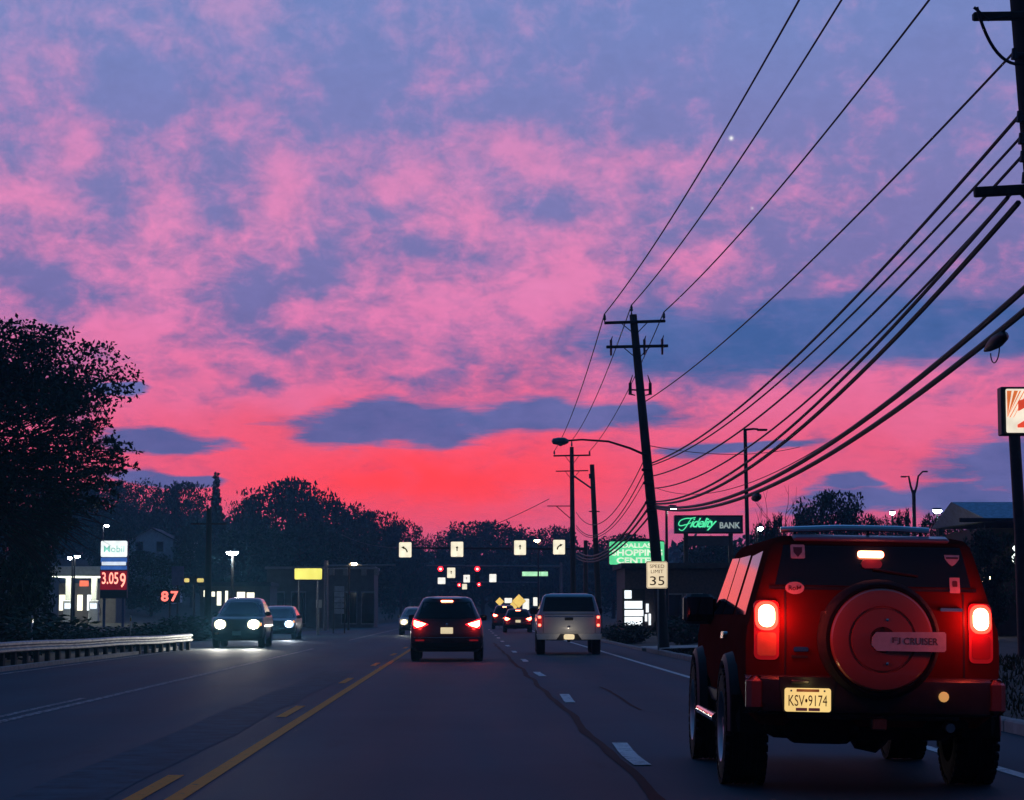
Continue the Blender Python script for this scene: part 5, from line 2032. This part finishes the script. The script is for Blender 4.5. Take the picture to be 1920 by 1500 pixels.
o = fb.patch('sticker', rrect(.55, 1.40, .07, .105, .006), 'rear', STK, fj, .014, .006)
fb.patch('emblem', rrect(.55, 1.41, .035, .04, .008), 'rear', STD, o, .0155, .002)
# tail lamps
for s in (-1, 1):
    x = .72 * s
    o = fb.patch('tail_lamp', rrect(x, 1.08, .165, .40, .04), 'rear', glow('lamp_housing_red', (1.0, .02, .03), .14), fj, .018, .05)
    fb.patch('brake_lens', rrect(x, 1.175, .150, .195, .06), 'rear', glow('brake_ring', (1.0, .035, .02), 5.0), o, .028, .03)
    fb.patch('brake_core', rrect(x, 1.175, .108, .150, .05), 'rear', TAIL_HOT, o, .034, .02)
    fb.patch('reverse_lens', rrect(x, .985, .125, .155, .02), 'rear', INDIC if s < 0 else mat('lens_red_clear', (.40, .03, .03), .15, var=.1), o, .026, .02)
    point(fj, (x - s * .05, fb.rear(x, 1.17) - .10, 1.175), 5.0, (1, .03, .02), .05)
    point(fj, (x, fb.rear(x, 1.17) - .62, 1.175), 5.0, (1, .06, .035), .06)  # added fill in open air, no lamp there; brightens the spare cover
point(fj, (-.014, fb.rear(0, 1.6) - .10, 1.60), .22, (1, .05, .04), .04)
# spare wheel with hard cover
SP = Vector((.0, -.20, 1.03))
spw = MB()
spw.lathe([(.22, .27), (.22, .36), (.18, .392), (.06, .398), (-.04, .392), (-.085, .365), (-.09, .345), (-.07, .33)], SP, 'y', 56)
spo = spw.build('spare_wheel', M_RUBBER, fj, smooth=True)
cvr = MB()
cvr.lathe([(-.075, .342), (-.095, .338), (-.112, .325), (-.118, .30), (-.120, .222), (-.108, .216), (-.108, .208), (-.124, .202), (-.130, .12), (-.132, .085)], SP, 'y', 56)
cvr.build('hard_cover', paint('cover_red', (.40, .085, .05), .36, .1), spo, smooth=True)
hub = MB()
hub.lathe([(-.10, .105), (-.125, .10), (-.132, .088), (-.118, .080), (-.10, .0)], SP, 'y', 6)
hub.build('hub', mat('hub_dark', (.16, .05, .04), .35, var=.15, metal=.4), spo, smooth=False)
for dz_ in (.13, -.155):
    MB().lathe([(-.135, .0), (-.133, .010), (-.12, .013)], SP + Vector((.03, 0, dz_)), 'y', 10).build('bolt', M_CHROME, spo, smooth=True)
br = MB()
SPx = SP.x
br.prism([(-.07, .02), (-.045, .055), (.40, .062), (.41, .05), (.41, -.055), (.40, -.067), (-.04, -.067), (-.075, -.03)], lambda a, b, d: Vector((SPx + a, SP.y - .155 + d, SP.z + b - .005)), 0, .03)
bro = br.build('cover_badge', mat('badge_silver', (.78, .68, .62), .35, metal=.15, var=.12, scale=14), spo)
for w_, x_, l_ in (('FJ', .085, .055), ('CRUISER', .245, .225)):
    text('lettering', w_, l_, .045, mat('badge_text', (.16, .12, .11), .5, var=.1), bro, (SPx + x_, SP.y - .158, SP.z - .005), bold=.01, depth=.002)
# spare carrier / tailgate handle left of the spare
hd = MB()
hd.prism([(-.335, 1.24), (-.30, 1.25), (-.285, 1.18), (-.27, 1.13), (-.27, .99), (-.25, .93), (-.245, .86), (-.30, .88), (-.345, .93), (-.350, 1.05), (-.345, 1.18)], lambda a, b, d: Vector((a - .02, -.22 + d, b - .03)), 0, .30)
hdo = hd.build('spare_carrier', M_BLACKPL, fj)
MB().box((-.345, -.228, 1.02), (.022, .012, .15), ch=.004).build('handle_glint', M_CHROME, hdo)
fb.patch('tailgate_handle', rrect(.52, 1.235, .15, .022, .008), 'rear', M_CHROME, fj, .03, .03)
# tailgate script, small badge and lower trim
fb.patch('tailgate_emblem', rrect(-.49, .955, .10, .03, .012), 'rear', M_CHROME, fj, .010, .01)
fb.patch('badge_plate', rrect(-.50, .905, .11, .018, .006), 'rear', M_BLACKPL, fj, .008, .01)
# bumper
bu = MB()
nb = 16
for k in range(nb + 1):
    x = -.86 + 1.72 * k / nb
    yb = -.10 + .20 * max(0, abs(x) / .86) ** 6
    for (yy, z) in ((.12, .78), (-.02, .775), (-.055, .755), (-.06, .60), (-.03, .545), (.12, .52)):
        bu.v.append((x, yy + yb, z))
    if k:
        for i in range(5):
            a = (k - 1) * 6 + i
            bu.f.append((a, a + 6, a + 7, a + 1))
bu.build('rear_bumper', mat('bumper_dark', (.030, .022, .022), .42, var=.2, scale=12), fj, smooth=True)
for s in (-1, 1):
    MB().box((s * .80, -.02, .655), (.13, .10, .24), ch=.035).build('bumper_corner', mat('bumper_corner', (.10, .035, .03), .4, var=.2), fj)
MB().prism([(-.66, .775), (-.28, .775), (-.31, .545), (-.63, .545)], xz(-.165), 0, .02).build('plate_recess', M_BLACKPL, fj)
# number plate
PZ, PX = .625, -.470
o = MB().prism(rrect(PX, PZ, .305, .155, .016), xz(-.182), 0, .012).build('number_plate', PLATEY, fj)
text('lettering', 'KSV•9174', .255, .072, PLATETXT, o, (PX, -.1845, PZ - .004), depth=.001)
MB().prism(rrect(PX, PZ + .062, .15, .018, .003), xz(-.1845), 0, .002).build('top_strip', mat('plate_strip', (.6, .3, .12), .5, var=.2), o)
for s in (-1, 1):
    MB().prism(rrect(PX + s * .042, PZ - .062, .075, .020, .003), xz(-.1845), 0, .002).build('bottom_strip', mat('plate_strip_pale', (.55, .42, .42), .5, var=.2), o)
    MB().lathe([(-.004, .0), (-.003, .006), (0, .008)], (PX + s * .11, -.1825, PZ + .06), 'y', 8).build('screw', M_CHROME, o, smooth=True)
pl_ = MB().box((PX - .05, -.17, PZ + .118), (.12, .03, .022), ch=.006).build('plate_lamp', mat('plate_lamp_housing', (.04, .035, .03), .4, var=.1), fj)
point(fj, (PX, -.235, PZ + .115), .10, (1, .70, .30), .02, 'plate_or_fill_light')
# tow hitch, exhaust, axle, muffler, shocks
MB().box((.02, -.02, .47), (.09, .18, .08), ch=.01).build('tow_hitch', mat('rusty_steel', (.09, .06, .045), .6, metal=.4, var=.4, scale=20), fj)
MB().box((.0, .10, .52), (1.15, .10, .06), ch=.015).build('crossmember', M_DARKST, fj)
ex = MB(); ex.tube([(.46, 1.4, .42), (.50, .6, .44), (.50, .1, .46), (.50, -.03, .45)], .032, 10); ex.build('exhaust_pipe', M_RIM, fj, smooth=True)
mf = MB(); mf.lathe([(-.30, .0), (-.29, .10), (-.25, .13), (.25, .13), (.29, .10), (.30, .0)], (.02, .34, .50), 'x', 18); mf.build('muffler', mat('rusty_steel', (.09, .06, .045), .6), fj, smooth=True)
axl = MB(); axl.tube([(-.72, .92, .40), (.72, .92, .40)], .05, 10)
axl.lathe([(-.16, .03), (-.10, .13), (.05, .16), (.12, .10), (.16, .04)], (.10, .92, .38), 'x', 16); axl.build('rear_axle', M_DARKST, fj, smooth=True)
for s in (-1, 1):
    MB().tube([(s * .52, .80, .38), (s * .50, .72, .80)], [.04, .03], 8).build('shock_absorber', M_DARKST, fj)
    sp_ = MB()
    sp_.tube([(s * .42 + .06 * math.cos(a * .8), .92 + .06 * math.sin(a * .8), .42 + a * .006) for a in range(60)], .011, 5)
    sp_.build('coil_spring', M_DARKST, fj, smooth=True)
    MB().box((s * .79, .42, .50), (.26, .012, .26), Euler((-.1, 0, 0))).build('mud_flap', M_RUBBER, fj)
MB().lathe([(-.02, .0), (-.018, .03), (.0, .035)], (.43, -.165, .66), 'y', 12).build('bumper_lamp', mat('amber_reflector', (.6, .35, .12), .2, var=.1, emit=(1, .5, .15), estr=.5), fj, smooth=True)
# dark mass under the floor: fuel tank, frame rails, guards
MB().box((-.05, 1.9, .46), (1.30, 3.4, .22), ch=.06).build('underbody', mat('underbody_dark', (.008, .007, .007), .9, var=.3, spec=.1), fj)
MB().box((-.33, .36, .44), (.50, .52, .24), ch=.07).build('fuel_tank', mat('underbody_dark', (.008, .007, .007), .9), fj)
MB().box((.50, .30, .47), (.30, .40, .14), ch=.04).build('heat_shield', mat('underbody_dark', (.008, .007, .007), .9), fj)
# wheels and flared arches
for s in (-1, 1):
    for y in (.92, 3.62):
        wheel(fj, s * .80, y, .405 + (s * .0139 if s < 0 else .0139), .402, .285, s, tread=True)
        fl = MB()
        for k in range(17):
            a = math.pi * (-.02 + 1.04 * k / 16)
            for (rr, xx) in ((.43, .62), (.432, .925), (.455, .942), (.50, .925), (.525, .86)):
                fl.v.append((s * xx, y + math.cos(a) * rr, .41 + math.sin(a) * rr * .98))
            if k:
                for i in range(4):
                    q = (k - 1) * 5 + i
                    fl.f.append((q, q + 1, q + 6, q + 5))
        fl.build('wheel_arch', mat('arch_plastic', (.014, .012, .013), .6, var=.2, scale=10, spec=.25), fj, smooth=True)
mirror(fb, fj, M_BLACKPL, 2.98, 1.22, .83, (.26, .16, .24))
for s in (-1, 1):
    MB().lathe([(0, .0), (.02, .035), (.0, .045)], (s * .87, 4.0, .92), 'x', 10).build('side_marker', mat('marker_amber', (.7, .3, .05), .2, var=.1, emit=(1, .28, .06), estr=1.2), fj, smooth=True)
    MB().tube([(s * .93, 1.5, .42), (s * .93, 3.05, .42)], .035, 10).build('side_step', M_CHROME, fj, smooth=True)
fb.patch('grille', rrect(0, .93, 1.3, .22, .05), 'front', M_BLACKPL, fj, .01)
for s in (-1, 1):
    fb.patch('headlamp', [(s * .62 + .09 * math.cos(R(a)), .93 + .09 * math.sin(R(a))) for a in range(0, 360, 30)], 'front', M_GLASS, fj, .02)


# ================================================================== ordinary cars
def crossover(name, label, cat, loc, rz, pcol, H=1.64, hw=.91, lights='tail', hot=True, plate=PLATEW, group=None, L=4.5, head=HEAD_HOT, energy=0.0, head_x=.60, head_r=.11, txt=None, back=True, beam=(1, .97, .85)):
    t = thing(name, label, cat, loc, rz, group)
    k = H / 1.64
    pm_ = paint('paint_' + '_'.join('%03d' % int(c * 1000) for c in pcol), pcol)
    lv = [(.24, hw * .86, .20, L - .18), (.34, hw * .97, .06, L - .05), (.52, hw, .0, L), (.74 * k, hw, .0, L - .01), (.92 * k, hw * .985, .03, L - .06), (.99 * k, hw * .97, .05, L - .2), (1.01 * k, hw * .965, .055, L - 1.18),
          (1.06 * k, hw * .94, .08, L - 1.24), (1.30 * k, hw * .82, .25, L - 1.72), (1.50 * k, hw * .72, .40, L - 2.05), (1.59 * k, hw * .66, .46, L - 2.25), (1.63 * k, hw * .56, .60, L - 2.45), (1.645 * k, hw * .3, .9, L - 2.7)]
    bd = Body(lv, rear_d=.26, front_d=.42, n_exp=3.0, arches=(.82, L - .88), arch_r=.385, wheel_z=.33)
    bd.mesh().build('body', pm_, t, smooth=True)
    bd.patch('rear_window', [(-hw * .80, 1.08 * k), (hw * .80, 1.08 * k), (hw * .66, 1.50 * k), (-hw * .66, 1.50 * k)], 'rear', M_GLASS, t, .008)
    bd.patch('windscreen', [(-hw * .84, 1.08 * k), (hw * .84, 1.08 * k), (hw * .66, 1.52 * k), (-hw * .66, 1.52 * k)], 'front', M_GLASS, t, .008)
    for s in ('left', 'right'):
        bd.patch('side_window', [(.62, 1.10 * k), (1.75, 1.08 * k), (1.75, 1.48 * k), (.80, 1.46 * k)], s, M_GLASS, t, .006)
        bd.patch('side_window', [(1.85, 1.08 * k), (L - 1.55, 1.08 * k), (L - 2.05, 1.46 * k), (1.85, 1.48 * k)], s, M_GLASS, t, .006)
    # rear furniture
    lamp_z = .93 * k
    for s in (-1, 1):
        pl = [(s * hw * .50, lamp_z + .005), (s * hw * .93, lamp_z + .16), (s * hw * .95, lamp_z + .02), (s * hw * .90, lamp_z - .10), (s * hw * .62, lamp_z - .055)]
        o = bd.patch('tail_lamp', pl if s > 0 else pl[::-1], 'rear', TAIL_RED if lights == 'tail' else TAIL_DIM, t, .02, .05)
        if lights == 'tail' and hot:
            pl = [(s * hw * .58, lamp_z + .02), (s * hw * .90, lamp_z + .10), (s * hw * .90, lamp_z - .02), (s * hw * .82, lamp_z - .07), (s * hw * .66, lamp_z - .03)]
            bd.patch('brake_lens', pl if s > 0 else pl[::-1], 'rear', TAIL_HOT, o, .03, .02)
        bd.patch('bumper_reflector', rrect(s * hw * .74, .52, .22, .035, .01), 'rear', REFL, t, .03, .03)
    if lights == 'tail':
        bd.patch('brake_light', rrect(0, 1.52 * k, .30, .045, .02), 'rear', MATS['high_lamp_hot'] if hot else TAIL_RED, t, .03, .05)
    bd.patch('rear_bumper', [(-hw * .93, .27), (hw * .93, .27), (hw * .97, .46), (-hw * .97, .46)], 'rear', M_BLACKPL, t, .03, .06)
    bd.patch('bumper_crease', [(-hw * .92, .585), (hw * .92, .585), (hw * .92, .60), (-hw * .92, .60)], 'rear', M_CHROME, t, .008, .02)
    o = bd.patch('number_plate', rrect(0, .78 * k, .305, .155, .014), 'rear', plate, t, .02, .02)
    if txt:
        text('lettering', txt, .24, .065, PLATETXT, o, (0, bd.rear(0, .78 * k) - .022, .78 * k), depth=.001)
    MB().lathe([(-.03, .0), (-.028, .03), (-.01, .04)], (0.0, bd.rear(0, .92 * k), .925 * k), 'y', 10).build('badge', M_CHROME, t, smooth=True)
    # front furniture
    for s in (-1, 1):
        x = s * head_x
        o = bd.patch('headlamp', rrect(x, .76 * k, .42 if lights == 'head' else .34, .30 if lights == 'head' else .17, .13), 'front', (glow('headlamp_glare', (1.0, .86, .55), .9) if head is HEAD_HOT else glow('headlamp_glare_cool', (.55, .72, 1.0), .8)) if lights == 'head' else M_GLASS, t, .015, .05)  # wide emissive housing imitates the glare around the lens
        if lights == 'head':
            bd.patch('head_lens', [(x + head_r * math.cos(R(a)), .76 * k + head_r * math.sin(R(a))) for a in range(0, 360, 24)], 'front', head, o, .04, .04)
            if energy:
                spot(t, (x, L + .05, .76 * k), (.10, 1, -.05), energy, beam, 46, .5)
    if lights == 'head':
        bd.patch('fog_lamp', rrect(hw * .78, .48, .12, .07, .03), 'front', INDIC, t, .02)
        bd.patch('turn_lamp', rrect(-hw * .9, .80, .05, .1, .02), 'front', mat('turn_lit', (.8, .3, .1), .2, var=.1, emit=(1, .35, .1), estr=2.0), t, .02)
    bd.patch('grille', rrect(0, .70 * k, .70, .20, .06), 'front', M_BLACKPL, t, .012)
    bd.patch('front_bumper', [(-hw * .9, .28), (hw * .9, .28), (hw * .95, .46), (-hw * .95, .46)], 'front', M_BLACKPL, t, .02, .05)
    o = bd.patch('front_plate', rrect(0, .50, .30, .15, .014), 'front', mat('plate_unlit', (.5, .48, .4), .5, var=.1), t, .035, .03)
    for s in (-1, 1):
        for y in (.82, L - .88):
            wheel(t, s * (hw - .115), y, .33, .33, .22, s)
    mirror(bd, t, pm_, L - 1.75, 1.10 * k, hw * .92)
    if back and lights == 'tail' and hot:
        for s in (-1, 1):
            point(t, (s * hw * .80, bd.rear(hw * .8, lamp_z) - .12, lamp_z - .04), 4.5, (1, .05, .035), .06)
    return t, bd


def px_x(px, Y):
    return (px - VPX) / FOC * Y


crossover('crossover_car', 'dark crossover ahead in our lane, brake lights glowing red', 'crossover', (px_x(838, 54.6), 54.6, 0), 0, (.10, .028, .034), 1.60, .90, hot=True)  # reddish paint: brake-light spill on the body put into the colour
crossover('queued_car', 'red-lit boxy car queued ahead, farther and left one beside the pickup', 'car', (px_x(946, 160), 160, 0), 0, (.10, .03, .04), 1.72, .90, back=True, group='cars queued at the lights')
crossover('queued_sedan', 'low red-lit car queued ahead, nearer and right one beside the pickup', 'car', (px_x(971, 132), 132, 0), 0, (.12, .03, .035), 1.42, .86, back=True, group='cars queued at the lights')
# oncoming traffic (turned round: nose towards the camera)
crossover('oncoming_car', 'oncoming car with two warm white headlights at the end of the guide rail', 'car', (px_x(447, 76), 76 + 4.2, 0), math.pi, (.020, .022, .024), 1.72, .90, 'head', L=4.2, energy=750, head_x=.575, head_r=.15, group='oncoming cars')
crossover('oncoming_car', 'oncoming car with a bluish headlight, half hidden behind the first oncoming car', 'car', (px_x(519, 98), 98 + 4.4, 0), math.pi, (.012, .014, .028), 1.50, .88, 'head', L=4.4, energy=450, head=HEAD_COOL, head_x=.60, head_r=.13, group='oncoming cars', beam=(.8, .9, 1))
crossover('oncoming_car', 'oncoming car mostly hidden behind the crossover, one headlight showing', 'car', (px_x(779, 118), 118 + 4.4, 0), math.pi, (.08, .08, .09), 1.50, .88, 'head', L=4.4, head=HEAD_HOT, head_x=.60, head_r=.09, energy=60, group='oncoming cars')

# ================================================================== silver pickup with a cap
YU = 63.0
pk_ = thing('pickup_truck', 'silver pickup with a canopy cap over its bed in the right lane', 'pickup', (px_x(1066, YU), YU, 0), R(-1.2))
PUP = paint('pickup_silver', (.62, .62, .64), .45, .05)
lvp = [(.50, .80, .10, 5.0), (.58, .90, .03, 5.08), (.80, .925, .0, 5.1), (1.05, .92, .005, 5.06), (1.12, .91, .01, 4.95), (1.14, .90, .015, 4.0), (1.16, .89, .02, 3.9), (1.20, .87, .035, 3.85),
       (1.45, .80, .10, 3.6), (1.66, .73, .16, 3.35), (1.72, .66, .24, 3.2), (1.745, .50, .40, 3.0)]
pb = Body(lvp, rear_d=.10, front_d=.35, n_exp=5.0, arches=(1.10, 4.2), arch_r=.43, wheel_z=.37)
pb.mesh().build('body', PUP, pk_, smooth=True)
pb.patch('cap_window', [(-.745, 1.235), (.745, 1.235), (.665, 1.645), (-.665, 1.645)], 'rear', M_GLASS, pk_, .008)
pb.patch('cap_seam', [(-.90, 1.150), (.90, 1.150), (.90, 1.165), (-.90, 1.165)], 'rear', M_BLACKPL, pk_, .004, .02)
for s in (-1, 1):
    pb.patch('tailgate_gap', [(s * .74, .62), (s * .74 + .012, .62), (s * .74 + .012, 1.14), (s * .74, 1.14)], 'rear', M_BLACKPL, pk_, .003, .02)
    o = pb.patch('tail_lamp', rrect(s * .835, .955, .13, .34, .02), 'rear', TAIL_DIM, pk_, .015, .04)
    pb.patch('brake_lens', rrect(s * .835, 1.07, .08, .075, .02), 'rear', glow('tail_lamp_warm', (1.0, .22, .14), 3.0), o, .022, .02)
    pb.patch('brake_lens', rrect(s * .835, .845, .08, .075, .02), 'rear', MATS['tail_lamp_warm'], o, .022, .02)
    pb.patch('side_window', [(.35, 1.24), (1.9, 1.24), (1.85, 1.6), (.45, 1.6)], 'left' if s < 0 else 'right', M_GLASS, pk_, .006)
    pb.patch('side_window', [(2.2, 1.22), (3.5, 1.22), (3.2, 1.6), (2.2, 1.6)], 'left' if s < 0 else 'right', M_GLASS, pk_, .006)
    # chrome bumper wings
    MB().prism([(s * .93, .60), (s * .25, .60), (s * .36, .44), (s * .90, .44)] if s > 0 else [(s * .93, .60), (s * .90, .44), (s * .36, .44), (s * .25, .60)], xz(-.14), 0, .16).build('bumper_wing', mat('bumper_bright', (.88, .84, .78), .3, metal=.2, var=.1), pk_)
    for y in (1.10, 4.2):
        wheel(pk_, s * .80, y, .37, .37, .25, s)
    point(pk_, (s * .835, -.16, .96), .22, (1, .06, .04), .05)
MB().prism([(-.26, .60), (.26, .60), (.34, .42), (-.34, .42)], xz(-.10), 0, .12).build('bumper_step', M_BLACKPL, pk_)
o = MB().prism(rrect(0, .515, .305, .15, .05), xz(-.125), 0, .012).build('number_plate', PLATEW, pk_)
point(pk_, (0, -.42, .64), 2.2, (1, .86, .66), .03, 'plate_or_fill_light')  # added fill behind the bumper to brighten its wings
pb.patch('tailgate_handle', rrect(0, 1.02, .24, .08, .02), 'rear', M_BLACKPL, pk_, .012, .02)
pb.patch('tailgate_crease', [(-.70, 1.075), (.70, 1.075), (.70, 1.10), (-.70, 1.10)], 'rear', M_CHROME, pk_, .006, .012)
MB().lathe([(-.02, .0), (-.018, .035), (.0, .045)], (0, -.004, .80), 'y', 12).build('badge', M_CHROME, pk_, smooth=True)
MB().box((0, .5, .46), (1.3, .4, .10)).build('underbody', M_BLACKPL, pk_)
MB().box((0, .4, .40), (.08, .6, .07)).build('tow_hitch', M_DARKST, pk_)
mirror(pb, pk_, M_BLACKPL, 3.5, 1.25, .86, (.24, .14, .2))
pb.patch('windscreen', [(-.76, 1.22), (.76, 1.22), (.66, 1.62), (-.66, 1.62)], 'front', M_GLASS, pk_, .006)
pb.patch('grille', rrect(0, .90, 1.2, .24, .05), 'front', M_BLACKPL, pk_, .01)

# ------------------------------------------------------------------ evening air
hz_m = bpy.data.materials.new('evening_haze')
hz_m.use_nodes = True
ht = hz_m.node_tree
ht.nodes.clear()
pv = ht.nodes.new('ShaderNodeVolumePrincipled')
pv.inputs['Color'].default_value = (.18, .62, 1.0, 1)
pv.inputs['Density'].default_value = 0.00038
pv.inputs['Anisotropy'].default_value = 0.78
ho = ht.nodes.new('ShaderNodeOutputMaterial')
ht.links.new(pv.outputs[0], ho.inputs['Volume'])
hb_ = MB()
hb_.box((0, 640, 15.5), (1600, 1400, 41))
hz_o = hb_.build('haze', hz_m)
hz_o['kind'] = 'stuff'
hz_o['label'] = 'thin blue evening haze over the whole street'
